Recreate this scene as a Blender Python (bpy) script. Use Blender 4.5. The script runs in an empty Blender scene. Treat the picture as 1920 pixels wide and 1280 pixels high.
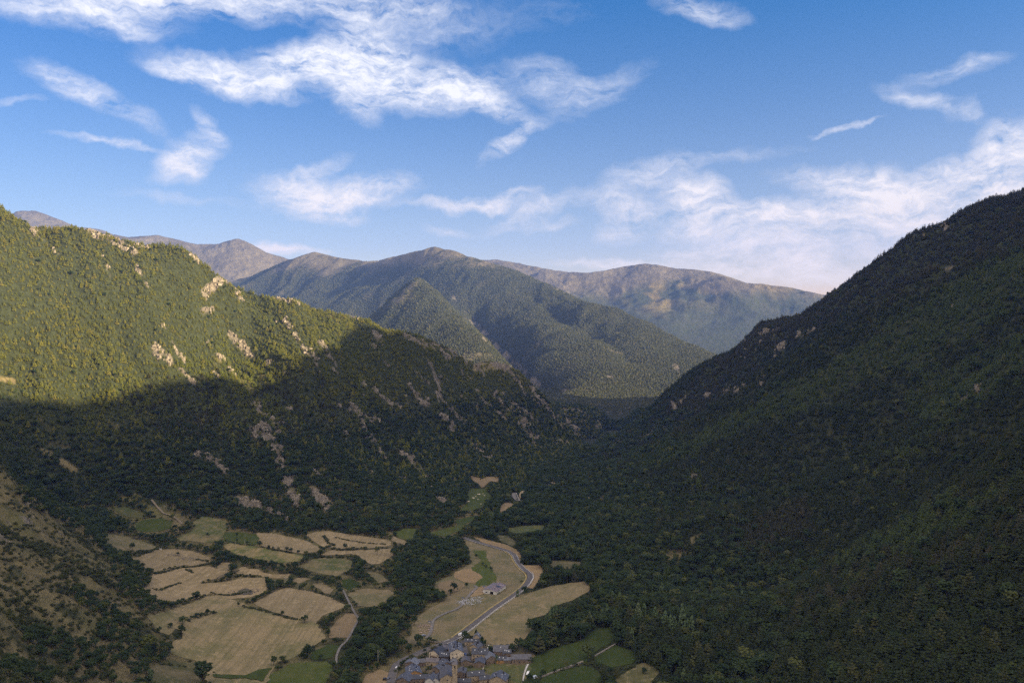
import bpy, math, random
import numpy as np
from mathutils import Vector, Matrix
from mathutils.geometry import delaunay_2d_cdt

random.seed(7)
rng = np.random.default_rng(11)
scene = bpy.context.scene
COL = scene.collection
R = math.radians

# ------------------------------------------------------------------ camera
F = 1507.0
HZ = 590.0
PITCH = math.atan((640 - HZ) / F)
CAMZ = 320.0
cam_d = bpy.data.cameras.new('camera')
cam = bpy.data.objects.new('camera', cam_d)
COL.objects.link(cam)
cam.location = (0, 0, CAMZ)
cam.rotation_euler = (math.pi / 2 - PITCH, 0, 0)
cam_d.sensor_width = 36
cam_d.lens = F / 1920 * 36
cam_d.clip_start = 1
cam_d.clip_end = 60000
scene.camera = cam

# ------------------------------------------------------------------ world, sun
SUN_AZ, SUN_EL = 112.0, 13.0       # azimuth clockwise from +Y
world = bpy.data.worlds.new('World')
scene.world = world
world.use_nodes = True
nt = world.node_tree
for n in list(nt.nodes):
    nt.nodes.remove(n)


class NB:
    """tiny node builder"""
    def __init__(s, nt): s.nt = nt
    def n(s, t, **kw):
        nd = s.nt.nodes.new(t)
        for k, v in kw.items(): setattr(nd, k, v)
        return nd
    def link(s, a, b): s.nt.links.new(a, b)
    def _in(s, sock, v):
        if isinstance(v, bpy.types.NodeSocket): s.nt.links.new(v, sock)
        else: sock.default_value = v
    def m(s, op, a, b=0.0, c=None, clamp=False):
        nd = s.n('ShaderNodeMath', operation=op, use_clamp=clamp)
        s._in(nd.inputs[0], a); s._in(nd.inputs[1], b)
        if c is not None: s._in(nd.inputs[2], c)
        return nd.outputs[0]
    def vm(s, op, a, b=None):
        nd = s.n('ShaderNodeVectorMath', operation=op)
        s._in(nd.inputs[0], a)
        if b is not None: s._in(nd.inputs[1], b)
        return nd.outputs['Value'] if op == 'LENGTH' else nd.outputs[0]
    def scale(s, a, f):
        nd = s.n('ShaderNodeVectorMath', operation='SCALE')
        s._in(nd.inputs[0], a); s._in(nd.inputs['Scale'], f)
        return nd.outputs[0]
    def map(s, v, a, b, c=0.0, d=1.0, smooth=True):
        nd = s.n('ShaderNodeMapRange', interpolation_type='SMOOTHSTEP' if smooth else 'LINEAR')
        s._in(nd.inputs[0], v)
        for i, x in zip((1, 2, 3, 4), (a, b, c, d)): s._in(nd.inputs[i], x)
        return nd.outputs[0]
    def noise(s, vec, scale, detail=5, rough=0.5, lac=2.0, dist=0.0, col=False):
        nd = s.n('ShaderNodeTexNoise')
        nd.inputs['Scale'].default_value = scale; nd.inputs['Detail'].default_value = detail
        nd.inputs['Roughness'].default_value = rough; nd.inputs['Lacunarity'].default_value = lac
        nd.inputs['Distortion'].default_value = dist
        if vec is not None: s.link(vec, nd.inputs['Vector'])
        return nd.outputs[1 if col else 0]
    def mapping(s, vec, loc=(0, 0, 0), rot=(0, 0, 0), sc=(1, 1, 1), typ='POINT'):
        nd = s.n('ShaderNodeMapping', vector_type=typ)
        s.link(vec, nd.inputs[0])
        nd.inputs['Location'].default_value = loc; nd.inputs['Rotation'].default_value = rot
        nd.inputs['Scale'].default_value = sc
        return nd.outputs[0]
    def mix(s, f, a, b, blend='MIX'):
        nd = s.n('ShaderNodeMix', data_type='RGBA', blend_type=blend)
        s._in(nd.inputs['Factor'], f)
        s._in(nd.inputs[6], a if isinstance(a, bpy.types.NodeSocket) else (*a, 1.0)[:4])
        s._in(nd.inputs[7], b if isinstance(b, bpy.types.NodeSocket) else (*b, 1.0)[:4])
        return nd.outputs[2]
    def comb(s, x, y, z=0.0):
        nd = s.n('ShaderNodeCombineXYZ')
        for i, v in enumerate((x, y, z)): s._in(nd.inputs[i], v)
        return nd.outputs[0]
    def sep(s, v):
        nd = s.n('ShaderNodeSeparateXYZ'); s.link(v, nd.inputs[0]); return nd.outputs


W = NB(nt)
sky = W.n('ShaderNodeTexSky', sky_type='NISHITA')
sky.sun_disc = False
sky.sun_elevation = R(SUN_EL)
sky.sun_rotation = R(SUN_AZ)
sky.altitude = 1500
sky.air_density = 1.0
sky.dust_density = 0.4
sky.ozone_density = 2.5
geo = W.n('ShaderNodeNewGeometry')
# direction seen: the Generated coordinate of a world shader is the view direction
tc = W.n('ShaderNodeTexCoord')
dx, dy, dz = W.sep(tc.outputs['Generated'])
az = W.m('ARCTAN2', dx, dy)
el = W.m('ARCSINE', dz)
uv = W.comb(az, el, 0.0)


def px_dir(px, py):
    a = (px - 960) / F; b = (640 - py) / F
    cp, sp = math.cos(PITCH), math.sin(PITCH)
    return a, cp + b * sp, b * cp - sp


def px_azel(px, py):
    x, y, z = px_dir(px, py)
    return math.atan2(x, y), math.atan2(z, math.hypot(x, y))


# cloud wisps: (px, py, half length, half width, tilt in degrees (up to the right), density)
CLOUDS = [
    (120, 6, 180, 38, -6, .85), (350, 2, 250, 28, 2, .8), (620, 0, 200, 24, -3, .7), (240, 45, 60, 20, -30, .7),
    (760, 25, 120, 45, -8, .35), (1310, 15, 80, 22, -12, .6),
    (330, 150, 40, 12, -12, .6), (440, 158, 130, 26, -6, 1.0), (600, 125, 150, 34, 8, 1.15), (690, 110, 90, 55, -30, 1.0),
    (650, 195, 60, 28, -35, .8), (760, 175, 140, 36, 0, .95), (870, 165, 110, 32, -18, .8), (930, 200, 90, 22, -20, .5),
    (1030, 150, 90, 36, -15, .42), (1120, 170, 100, 30, 25, .33), (960, 268, 75, 17, 32, .75), (900, 150, 60, 30, 10, .4),
    (130, 165, 60, 22, -25, .5), (210, 205, 90, 20, -25, .45), (190, 271, 80, 7, -4, .5),
    (350, 295, 65, 26, 28, .85), (400, 245, 40, 14, -40, .5), (340, 315, 35, 18, -20, .5),
    (580, 365, 100, 34, -8, .75), (680, 365, 110, 26, 10, .85), (590, 325, 70, 16, 18, .4), (630, 395, 70, 16, -5, .5),
    (920, 378, 100, 14, 8, .75), (1000, 395, 110, 17, 20, .45), (850, 388, 100, 9, 0, .4), (1020, 418, 60, 12, 10, .35),
    (1220, 330, 90, 26, 8, .45), (1180, 385, 90, 25, -10, .55), (1170, 420, 60, 26, 18, .5), (1310, 385, 65, 42, -30, .85),
    (1350, 420, 110, 24, 5, .6), (1450, 400, 170, 22, 4, .62), (1500, 440, 220, 26, 2, .6), (1640, 345, 160, 28, -8, .8),
    (1730, 350, 90, 26, 18, .8), (1620, 385, 150, 30, 6, .7), (1500, 480, 220, 30, 0, .6), (1340, 468, 130, 12, -2, .45),
    (1890, 290, 60, 42, 42, 1.0), (1840, 325, 50, 26, 10, .8), (1880, 352, 110, 22, 3, .9), (1750, 400, 120, 40, 12, .65),
    (1560, 520, 220, 26, -3, .65), (1420, 505, 180, 22, 0, .45), (1150, 490, 130, 12, 2, .6), (1200, 500, 60, 14, 0, .35),
    (520, 466, 55, 13, -4, .9), (590, 470, 40, 8, 0, .5), (840, 435, 40, 10, 0, .35),
    (1790, 135, 70, 17, 10, .42), (1740, 200, 75, 15, -28, .42), (1590, 236, 60, 6, 4, .5), (1820, 215, 25, 14, -50, .35),
    (850, 60, 300, 40, 10, .16), (1350, 300, 160, 12, 8, .2), (20, 190, 60, 6, 4, .25), (340, 370, 140, 12, -4, .2),
]
warp1 = W.noise(uv, 5.5, 4, .55, col=True)
warp2 = W.noise(uv, 26.0, 4, .6, col=True)
w1 = W.scale(W.vm('SUBTRACT', warp1, (.5, .5, .5)), .060)
w2 = W.scale(W.vm('SUBTRACT', warp2, (.5, .5, .5)), .026)
uvw = W.vm('ADD', uv, W.vm('ADD', w1, w2))
acc = None
for (cx, cy, hl, hw, tilt, dens) in CLOUDS:
    if cy > 310 and cx > 800: dens = min(1.0, dens * 1.15)
    a0, e0 = px_azel(cx, cy)
    k = math.cos(a0) ** 2 * .0 + 1.0
    v = W.vm('SUBTRACT', uvw, (a0, e0, 0))
    v = W.mapping(v, rot=(0, 0, -R(tilt)), sc=(1, 1, 1))
    v = W.vm('MULTIPLY', v, (F / (hl * 1.45), F / (hw * 1.55), 0))
    d = W.map(W.vm('LENGTH', v), 0.05, 1.0, dens, 0.0)
    acc = d if acc is None else W.m('ADD', acc, W.m('MULTIPLY', d, W.m('SUBTRACT', 1.15, acc)))
# fibres drawn out by the wind
fv = W.mapping(uvw, rot=(0, 0, R(-12)), sc=(9, 34, 1))
fib = W.noise(fv, 1.0, 8, .66, dist=.25)
fv2 = W.mapping(uvw, rot=(0, 0, R(18)), sc=(26, 60, 1))
fib2 = W.noise(fv2, 1.0, 7, .66, dist=.2)
fv3 = W.mapping(uvw, rot=(0, 0, R(-4)), sc=(75, 130, 1))
fib3 = W.noise(fv3, 1.0, 6, .7)
tex = W.m('ADD', W.m('ADD', W.m('MULTIPLY', fib, .48), W.m('MULTIPLY', fib2, .32)), W.m('MULTIPLY', fib3, .20))
dens = W.m('MULTIPLY', acc, W.map(tex, .37, .62, .0, 1.55, smooth=False))
dens = W.map(dens, .04, 1.15, 0.0, .95, smooth=False)
# added fill light: cloud veil outside the view, bright enough to lift the shade
fill_veil = W.map(fib, .36, .58, .2, .95)
fill_veil = W.m('MULTIPLY', fill_veil, W.map(dy, .60, .15))
dens = W.m('MAXIMUM', dens, W.m('MULTIPLY', fill_veil, W.map(el, 0.0, .15)))
low = W.map(el, .02, .30)           # cloud colour: peach near the horizon, white above
ccol = W.mix(low, (2.45, 2.08, 1.82), (2.25, 2.22, 2.28))
ccol = W.mix(W.map(dy, .55, .2), ccol, (4.7, 4.05, 3.4))  # out-of-view cloud made brighter and warmer as fill light
skyc = W.mix(W.map(el, 0.0, .42, smooth=False), (.62, .395, .31), (.0, .26, .44), 'MIX')
skyc = W.mix(1.0, skyc, W.mix(W.map(az, -.62, .55, smooth=False), (.66, .74, .80), (1.08, 1.0, .97)), 'MULTIPLY')
skyt = W.mix(1.0, sky.outputs[0], skyc, 'MULTIPLY')
final = W.mix(dens, skyt, ccol)
bg = W.n('ShaderNodeBackground')
bg.inputs['Strength'].default_value = 0.15
W.link(final, bg.inputs[0])
out = W.n('ShaderNodeOutputWorld')
W.link(bg.outputs[0], out.inputs[0])
world.cycles.sampling_method = 'MANUAL'
world.cycles.sample_map_resolution = 512

sd = bpy.data.lights.new('sun', 'SUN')
sd.energy = 5.0
sd.angle = R(0.5)
sd.color = (1.0, 0.78, 0.46)
sun = bpy.data.objects.new('sun', sd)
COL.objects.link(sun)
sv = Vector((math.sin(R(SUN_AZ)) * math.cos(R(SUN_EL)), math.cos(R(SUN_AZ)) * math.cos(R(SUN_EL)), math.sin(R(SUN_EL))))
sun.rotation_euler = (-sv).to_track_quat('-Z', 'Y').to_euler()
sun.location = sv * 3000

scene.view_settings.view_transform = 'Standard'
scene.view_settings.look = 'None'
scene.view_settings.exposure = 1.72
scene.view_settings.gamma = 1.0
scene.render.engine = 'CYCLES'
scene.cycles.max_bounces = 4
scene.cycles.diffuse_bounces = 2
scene.cycles.glossy_bounces = 1
scene.cycles.transmission_bounces = 1
scene.cycles.volume_bounces = 0
scene.cycles.transparent_max_bounces = 4
scene.cycles.use_denoising = False
scene.cycles.denoiser = 'OPENIMAGEDENOISE'
scene.cycles.denoising_input_passes = 'RGB_ALBEDO_NORMAL'
scene.cycles.sample_clamp_indirect = 4


# ------------------------------------------------------------------ helpers
def tag(o, label=None, cat=None, group=None, kind=None):
    if label: o['label'] = label
    if cat: o['category'] = cat
    if group: o['group'] = group
    if kind: o['kind'] = kind
    return o


def P(px, py, Y):
    x, y, z = px_dir(px, py)
    s = Y / y
    return (x * s, Y, CAMZ + z * s)


def PZ(px, py, zz):
    x, y, z = px_dir(px, py)
    s = (zz - CAMZ) / z
    return (x * s, y * s, zz)


def _grad(ix, iy, seed):
    h = (ix.astype(np.int64) * 374761393 + iy.astype(np.int64) * 668265263 + seed * 974634777) & 0xFFFFFFFF
    h = ((h ^ (h >> 13)) * 1274126177) & 0xFFFFFFFF
    h = h ^ (h >> 16)
    return (h & 0xFFFF).astype(np.float32) * np.float32(2 * math.pi / 65536)


def gnoise(x, y, seed=0):
    xf = np.floor(x); yf = np.floor(y)
    fx = (x - xf).astype(np.float32); fy = (y - yf).astype(np.float32)
    ix = xf.astype(np.int64); iy = yf.astype(np.int64)
    u = fx * fx * fx * (fx * (fx * 6 - 15) + 10); v = fy * fy * fy * (fy * (fy * 6 - 15) + 10)
    r = []
    for (ox, oy) in ((0, 0), (1, 0), (0, 1), (1, 1)):
        a = _grad(ix + ox, iy + oy, seed)
        r.append(np.cos(a) * (fx - ox) + np.sin(a) * (fy - oy))
    return ((r[0] * (1 - u) + r[1] * u) * (1 - v) + (r[2] * (1 - u) + r[3] * u) * v) * 1.5


def fbm(x, y, wl, octs=4, seed=0, gain=.5):
    s = 0; a = 1.0; t = 0
    for o in range(octs):
        s = s + a * gnoise(x / wl + 17.3 * o, y / wl - 9.1 * o, seed + o)
        t += a; a *= gain; wl = wl / 2.03
    return s / t


def ridged(x, y, wl, octs=4, seed=0, gain=.5):
    s = 0; a = 1.0; t = 0
    for o in range(octs):
        s = s + a * (1 - 2 * np.abs(gnoise(x / wl + 5.3 * o, y / wl + 3.1 * o, seed + o)))
        t += a; a *= gain; wl = wl / 2.1
    return s / t


def sst(x, a, b):
    t = np.clip((x - a) / (b - a), 0, 1)
    return t * t * (3 - 2 * t)


class RBF:
    def __init__(s, pts, c):
        p = np.array(pts, float)
        s.xy = p[:, :2]; s.c = c; s.m = p[:, 2].mean()
        d = np.sqrt(((s.xy[:, None] - s.xy[None]) ** 2).sum(-1) + c * c)
        A = d + np.eye(len(p)) * -1.5
        s.w = np.linalg.solve(A, p[:, 2] - s.m)
    def __call__(s, x, y):
        o = np.full(x.shape, s.m, np.float32)
        for (px, py), w in zip(s.xy, s.w):
            o += np.float32(w) * np.sqrt((x - px) ** 2 + (y - py) ** 2 + s.c * s.c)
        return o


# ------------------------------------------------------------------ terrain control lines
L_RIDGE = [(-250, 300, 1350), (-100, 345, 1430), (0, 385, 1500), (60, 425, 1540), (150, 425, 1600), (260, 455, 1660),
           (340, 460, 1700), (380, 490, 1730), (430, 530, 1760), (480, 550, 1780), (550, 560, 1820), (600, 580, 1850),
           (680, 595, 1910), (720, 615, 1950), (780, 625, 2040), (850, 655, 2150), (880, 680, 2200), (920, 675, 2250),
           (950, 680, 2280), (990, 710, 2330), (1020, 740, 2330), (1050, 790, 2300), (1080, 820, 2270), (1105, 838, 2230)]
R_RIDGE = [(2050, 310, 1850), (1920, 355, 1950), (1840, 375, 2000), (1780, 410, 2050), (1720, 430, 2080), (1650, 480, 2130),
           (1600, 520, 2180), (1550, 555, 2220), (1500, 590, 2260), (1430, 600, 2300), (1380, 650, 2340), (1300, 690, 2400),
           (1240, 740, 2440), (1180, 800, 2450), (1150, 820, 2430)]
F_SPUR = [(1920, 465, 1450), (1800, 520, 1530), (1700, 570, 1600), (1600, 630, 1650), (1500, 690, 1700), (1400, 745, 1750),
          (1300, 795, 1780), (1200, 850, 1750), (1100, 895, 1650), (1020, 930, 1520)]
ptsA = [P(*p) for p in L_RIDGE] + [P(*p) for p in R_RIDGE] + [P(*p) for p in F_SPUR]
for p in L_RIDGE:
    x, y, z = P(*p); ptsA.append((x - 190, y + 260, z * .55 - 40)); ptsA.append((x - 420, y + 560, -60))
for p in R_RIDGE[::2]:
    x, y, z = P(*p); ptsA.append((x + 260, y + 190, z * .7 - 40)); ptsA.append((x + 560, y + 420, z * .2))
for p in F_SPUR[:8]:
    x, y, z = P(*p); ptsA.append((x + 20, y + 150, z - 78))
T_SPUR = [(2000, 600, 1100), (1920, 655, 1120), (1750, 765, 1150), (1600, 855, 1180), (1450, 930, 1180)]
U_SPUR = [(2000, 810, 830), (1920, 865, 840), (1750, 965, 860), (1600, 1050, 860), (1450, 1130, 850)]
for sp_, dd_ in ((T_SPUR, 48), (U_SPUR, 36)):
    for p in sp_:
        x, y, z = P(*p); ptsA.append((x, y, z)); ptsA.append((x + 15, y + 105, z - dd_))
for p in ((330, 560, 1780), (430, 650, 1690), (560, 760, 1600)):
    ptsA.append(P(*p))
FLOOR = [(860, 1230, 0), (700, 1270, 0), (500, 1270, 2), (330, 1240, 6), (400, 1150, 4), (600, 1150, 0), (300, 1110, 9),
         (500, 1060, 5), (250, 1050, 13), (700, 1060, 0), (220, 1010, 18), (150, 960, 28), (330, 985, 14), (480, 1010, 6),
         (600, 1010, 5), (700, 1020, 2), (760, 1010, 0), (850, 1050, -1), (950, 1100, 0), (880, 1000, -3), (1000, 1100, 3),
         (1090, 1095, 12), (1000, 1180, 4), (960, 1240, 2), (1100, 1250, 7), (1200, 1270, 13), (850, 985, -3),
         (900, 940, -8), (910, 900, -12), (950, 960, -8), (960, 890, -14), (1000, 870, -20), (1060, 850, -28),
         (1105, 842, -36), (780, 1150, 0), (870, 1150, 0), (640, 1220, 0), (560, 1100, 2)]
ptsA += [PZ(*p) for p in FLOOR]
BASEL = [(440, 965, 14), (540, 985, 10), (640, 992, 6), (740, 990, 3), (820, 965, 0), (860, 925, -4), (930, 882, -10), (1010, 858, -18)]
ptsA += [PZ(*p) for p in BASEL]
NEAR = [(0, 1280, 470), (150, 1280, 580), (0, 1180, 560), (150, 1150, 680), (0, 1100, 660), (150, 1060, 790), (0, 1000, 790),
        (100, 1010, 850), (0, 905, 900), (60, 935, 930), (150, 985, 970), (220, 1040, 970), (-200, 900, 700), (-200, 1100, 520),
        (-400, 800, 700), (0, 880, 1150), (100, 925, 1200), (0, 740, 1300), (300, 715, 1500), (150, 600, 1480), (300, 850, 1330),
        (570, 700, 1640), (480, 850, 1420), (600, 850, 1450), (700, 850, 1600), (800, 800, 1850), (900, 800, 2000), (1000, 800, 2150),
        # right side
        (1920, 560, 1300), (1920, 1100, 600), (1920, 1280, 480), (1700, 1280, 520),
        (1500, 1280, 600), (1330, 1280, 660), (1500, 800, 1400), (1300, 1000, 1120),
        (1300, 900, 1400), (1130, 970, 1280), (1400, 1150, 790), (2300, 900, 600),
        (2300, 600, 950), (2300, 1280, 420), (1350, 640, 2330)]
ptsA += [P(*p) for p in NEAR]
CREST = [(1330, 1620, 650), (1370, 1420, 700), (1400, 1250, 735), (1410, 1130, 722), (1430, 1000, 682), (1440, 880, 662), (1450, 660, 706), (1460, 380, 735),
         (1470, -100, 780), (1480, -800, 820)]
ptsA += CREST + [(x + 600, y, 420) for x, y, z in CREST] + [(x - 420, y - 60, z - 300) for x, y, z in CREST]
ptsA += [(0, 0, 190), (0, -400, 230), (180, 200, 130), (-180, 200, 130), (0, 380, 60), (0, 520, 12), (-150, 600, 4), (150, 600, 10), (0, 620, 2),
         (-700, 0, 300), (-1200, 300, 420), (-1400, 900, 520), (-700, -700, 300), (700, -700, 380), (600, 0, 300),
         (-400, 3000, -70), (-1200, 2800, -60), (1900, 3200, -40)]
ptsA += [P(*p) for p in ((1020, 748, 3050), (1070, 756, 3020), (1120, 762, 3000), (1170, 768, 2980), (1220, 760, 3050), (1270, 750, 3150),
                         (1070, 785, 2720), (1120, 800, 2640), (1160, 790, 2700), (1040, 762, 2850), (1200, 772, 2850))]
ptsA += [(1250, 2550, 430), (1130, 2750, 340), (1420, 2450, 500), (1250, 2950, 340), (1000, 2950, 230), (1500, 2800, 400)]
FA = RBF(ptsA, 25.0)

PYR = [(780, 530, 4300), (815, 550, 4200), (850, 575, 4100), (890, 610, 3950), (930, 650, 3800), (970, 690, 3650), (1005, 725, 3500),
       (745, 548, 4350), (700, 590, 4400), (650, 640, 4350), (600, 680, 4300)]
GUL = [(800, 547, 4750), (860, 548, 5200), (900, 592, 4900), (940, 635, 4500), (965, 665, 4200), (990, 702, 3850), (1008, 730, 3600),
       (690, 602, 5000), (640, 612, 5300), (700, 590, 5500), (560, 640, 5200)]
MASS = [(380, 560, 7500), (470, 520, 7400), (540, 487, 7300), (590, 472, 7200), (640, 484, 7100), (690, 490, 7000), (740, 482, 6800),
        (780, 470, 6600), (815, 463, 6400), (850, 470, 6300), (900, 487, 6200), (960, 505, 6000), (1030, 535, 5700), (1100, 567, 5400),
        (1160, 580, 5200), (1220, 608, 5000), (1280, 640, 4800), (1340, 663, 4600), (1400, 690, 4500)]
BODY = [(1012, 625, 4650), (1022, 655, 4350), (1025, 690, 4050), (1015, 718, 3800), (1000, 602, 4900), (1060, 598, 4950), (1150, 620, 4600), (1050, 650, 4300), (1000, 665, 4150), (1100, 700, 3900),
        (1200, 700, 3950), (1270, 700, 4000), (1050, 735, 3600), (1150, 735, 3600), (1250, 738, 3700), (1300, 680, 4250),
        (815, 500, 5900), (750, 528, 6300), (640, 548, 6300), (560, 535, 6700), (960, 545, 5500), (500, 580, 5800), (760, 590, 4000),
        (820, 640, 3700), (900, 690, 3500), (720, 640, 3800), (680, 540, 6000), (740, 570, 4200)]
ptsB = [P(*p) for p in PYR + MASS + BODY]
for p in GUL:
    x, y, z = P(*p); ptsB.append((x, y, z - (110 if p[0] > 850 else 70)))
for p in MASS:
    x, y, z = P(*p); ptsB.append((x + 250, y + 900, z - 420)); ptsB.append((x + 500, y + 1900, -60))
ptsB += [(x, 3250, -70) for x in (-1500, -900, -300, 100, 400, 700, 1100, 1600)] + [(2200, y, -60) for y in (3600, 4500, 5500, 7000)] + \
        [(-3600, y, 0) for y in (3600, 5000, 7000)] + [(-1800, 4200, 100), (-2000, 6000, 200)]
FB = RBF(ptsB, 30.0)

C_SKY = [(-300, 420, 9300), (-120, 430, 9300), (0, 420, 9300), (30, 395, 9300), (65, 394, 9300), (110, 412, 9400), (150, 426, 9500), (190, 430, 9500), (240, 447, 9200), (262, 442, 9000),
         (295, 440, 8900), (330, 450, 8900), (370, 457, 8900), (410, 457, 8900), (445, 447, 8900), (475, 458, 8900), (500, 474, 9000),
         (540, 485, 9200), (600, 500, 9400), (700, 502, 9600), (800, 500, 9700), (900, 488, 9700), (930, 486, 9700), (980, 495, 9600),
         (1040, 507, 9500), (1100, 512, 9400), (1160, 502, 9300), (1210, 493, 9200), (1260, 502, 9100), (1330, 508, 9000),
         (1370, 520, 8900), (1400, 530, 8800), (1470, 537, 8700), (1550, 553, 8600), (1640, 570, 8500), (1800, 590, 8500), (2100, 600, 8500)]
C_BODY = [(1200, 560, 8400), (1150, 600, 8000), (1250, 600, 7800), (1300, 640, 7400), (1400, 660, 7200), (1400, 590, 8000), (1330, 560, 8350),
          (1500, 600, 7900), (1000, 545, 8800), (400, 530, 8200), (300, 500, 8300), (450, 500, 8500), (1450, 620, 7700), (1100, 545, 8700)]
ptsC = [P(*p) for p in C_SKY + C_BODY]
for p in C_SKY:
    x, y, z = P(*p); ptsC.append((x, y + 1800, z - 700))
ptsC += [(x, 6600, -100) for x in range(-6000, 6001, 1000)]
FC = RBF(ptsC, 120.0)

# polar grid
azs = np.concatenate([np.arange(-180, -42, 2.0), np.arange(-42, 42.0001, .088), np.arange(44, 180.1, 2.0)])
azs = np.unique(np.round(azs, 4))
rs = np.concatenate([np.arange(10, 450, 12.0), np.arange(450, 3000, 3.1), np.geomspace(3000, 8000, 300), np.geomspace(8030, 14000, 170)])
AZ = np.radians(azs)
NA, NR = len(AZ), len(rs)
SX = (np.sin(AZ)[:, None] * rs[None]).astype(np.float32)
SY = (np.cos(AZ)[:, None] * rs[None]).astype(np.float32)


def interp_line(pts, az):
    a = [px_azel(p[0], p[1]) for p in pts]
    a.sort()
    A = np.array([q[0] for q in a]); T = np.tan(np.array([q[1] for q in a]))
    return np.interp(az, A, T), A[0], A[-1]


def fit_sky(Z, line, r0, r1, w, drop, seed, rough=0.0, sm=5):
    """raise or lower the crest so that it stands at its surveyed height"""
    T, a0, a1 = interp_line(line, AZ)
    T = T + rough * gnoise(AZ * 60, AZ * 0 + seed, seed) + rough * .5 * gnoise(AZ * 160, AZ * 0 + seed, seed + 1)
    rl = rs[:Z.shape[1]]
    sel = (rl > r0) & (rl < r1)
    wa = sst(AZ, a0 - .02, a0 + .001) * (1 - sst(AZ, a1 - .001, a1 + .02))
    for it in range(4):
        E = (Z[:, sel] - CAMZ + drop) / rl[sel]
        k = E.argmax(1)
        rk = rl[sel][k]
        d = (T - E.max(1)) * rk * wa
        if it < 3:
            kn = np.hanning(sm * 4 + 3); kn /= kn.sum()
            rk = np.convolve(np.pad(rk, len(kn) // 2, mode='edge'), kn, 'valid'); d = np.convolve(np.pad(d, len(kn) // 2, mode='edge'), kn, 'valid')
        else: d = d * .6
        ww = w * (1.6, .8, .8, .22)[it]
        Z += (d[:, None] * np.exp(-((rl[None] - rk[:, None]) / ww) ** 2)).astype(np.float32)
    return Z


# near layer -------------------------------------------------
nearr = rs < 3300
x, y = SX[:, nearr], SY[:, nearr]
zA = FA(x, y)
rawA = zA.copy()
axis = np.interp(y, [0, 750, 1400, 1800, 2200, 2600], [0, -60, -20, 70, 215, 330])
side = sst(x - axis, -120, 120)            # 0 = left of the valley, 1 = right
hgt = sst(rawA, 30, 190)
hgt = np.maximum(hgt, sst(y, 1700, 2100) * sst(rawA, -20, 60) * .7)
wx = x + 55 * fbm(x, y, 300, 3, 5); wy = y + 55 * fbm(x, y, 300, 3, 9)
sL = wx * .45 + wy * .89; tL = wx * .89 - wy * .45
sR = wx * .12 + wy * .99; tR = wx * .99 - wy * .12
gl = ridged(sL / 1.0, tL / 3.2, 210, 4, 21)
gr = ridged(sR / 1.0, tR / 3.6, 230, 4, 33)
gul = gl * (1 - side) + gr * side
inframe = sst(y, 250, 420)
zA = zA + hgt * inframe * ((54 + 18 * side) * (gul - .35)) + hgt * 10 * fbm(x, y, 90, 4, 41) + sst(rawA, 20, 80) * 2.2 * fbm(x, y, 22, 3, 51) \
    + .25 * fbm(x, y, 40, 2, 57)
gulA = gul
zA = fit_sky(zA, L_RIDGE, 1300, 2600, 150, 5.0, 71, .0012)
zA = fit_sky(zA, R_RIDGE, 1700, 2800, 170, 6.0, 73, .0012)
# crest outside the frame that keeps the valley in shade
# mid layer ---------------------------------------------------
Z = np.full((NA, NR), -90.0, np.float32)
LAY = np.zeros((NA, NR), np.int8)
Z[:, nearr] = zA
mid = (rs > 3000) & (rs < 9500)
x, y = SX[:, mid], SY[:, mid]
zB = FB(x, y); rawB = zB.copy()
h = sst(rawB, -20, 200)
wx = x + 160 * fbm(x, y, 900, 3, 15); wy = y + 160 * fbm(x, y, 900, 3, 19)
gulB = ridged(wx * .85 - wy * .5, (wx * .5 + wy * .85) / 2.4, 520, 5, 61)
zB = zB + h * 62 * (gulB - .35) + h * 16 * fbm(x, y, 200, 4, 63)
fullB = np.full((NA, NR), -90.0, np.float32); fullB[:, mid] = np.where(np.abs(AZ)[:, None] < 1.0, zB, -90)
def carve(Z, pts, depth, width):
    """cut a ravine along a line of places"""
    w_ = [P(*p) for p in pts]
    best = np.full(Z.shape, 1e9, np.float32)
    for a_, b_ in zip(w_[:-1], w_[1:]):
        ex, ey = b_[0] - a_[0], b_[1] - a_[1]; L = ex * ex + ey * ey
        t = np.clip(((SX - a_[0]) * ex + (SY - a_[1]) * ey) / L, 0, 1)
        best = np.minimum(best, np.hypot(SX - a_[0] - t * ex, SY - a_[1] - t * ey))
    return (Z - depth * np.exp(-(best / width) ** 1.3)).astype(np.float32)
fullB = carve(fullB, [(890, 560, 5300), (925, 605, 4850), (950, 645, 4450), (975, 685, 4050), (1000, 722, 3700)], 120, 95)
fullB = carve(fullB, [(700, 560, 5600), (690, 590, 5100), (660, 610, 4900)], 90, 200)
fullB = carve(fullB, [(1000, 560, 5500), (1090, 620, 4800), (1180, 690, 4200)], 38, 110)
fullB = fit_sky(fullB, MASS[1:], 4000, 8200, 420, 0.0, 75, .0005, 14)
far = rs > 6200
x, y = SX[:, far], SY[:, far]
zC = FC(x, y); rawC = zC.copy()
h = sst(rawC, 0, 400)
wx = x + 300 * fbm(x, y, 1800, 3, 25); wy = y + 300 * fbm(x, y, 1800, 3, 29)
gulC = ridged(wx * .8 + wy * .5, wy * .8 - wx * .5, 1500, 6, 81)
zC = zC + h * 170 * (gulC - .35) + h * 40 * fbm(x, y, 300, 4, 83)
fullC = np.full((NA, NR), -90.0, np.float32); fullC[:, far] = zC
fullC = fit_sky(fullC, C_SKY, 8200, 12000, 700, 0.0, 77, .0004, 14)
LAY = np.where(fullB > Z, 1, 0).astype(np.int8)
Z = np.maximum(Z, fullB)
LAY = np.where(fullC > Z, 2, LAY).astype(np.int8)
Z = np.maximum(Z, fullC)
Z[:, 0] = 190


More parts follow.
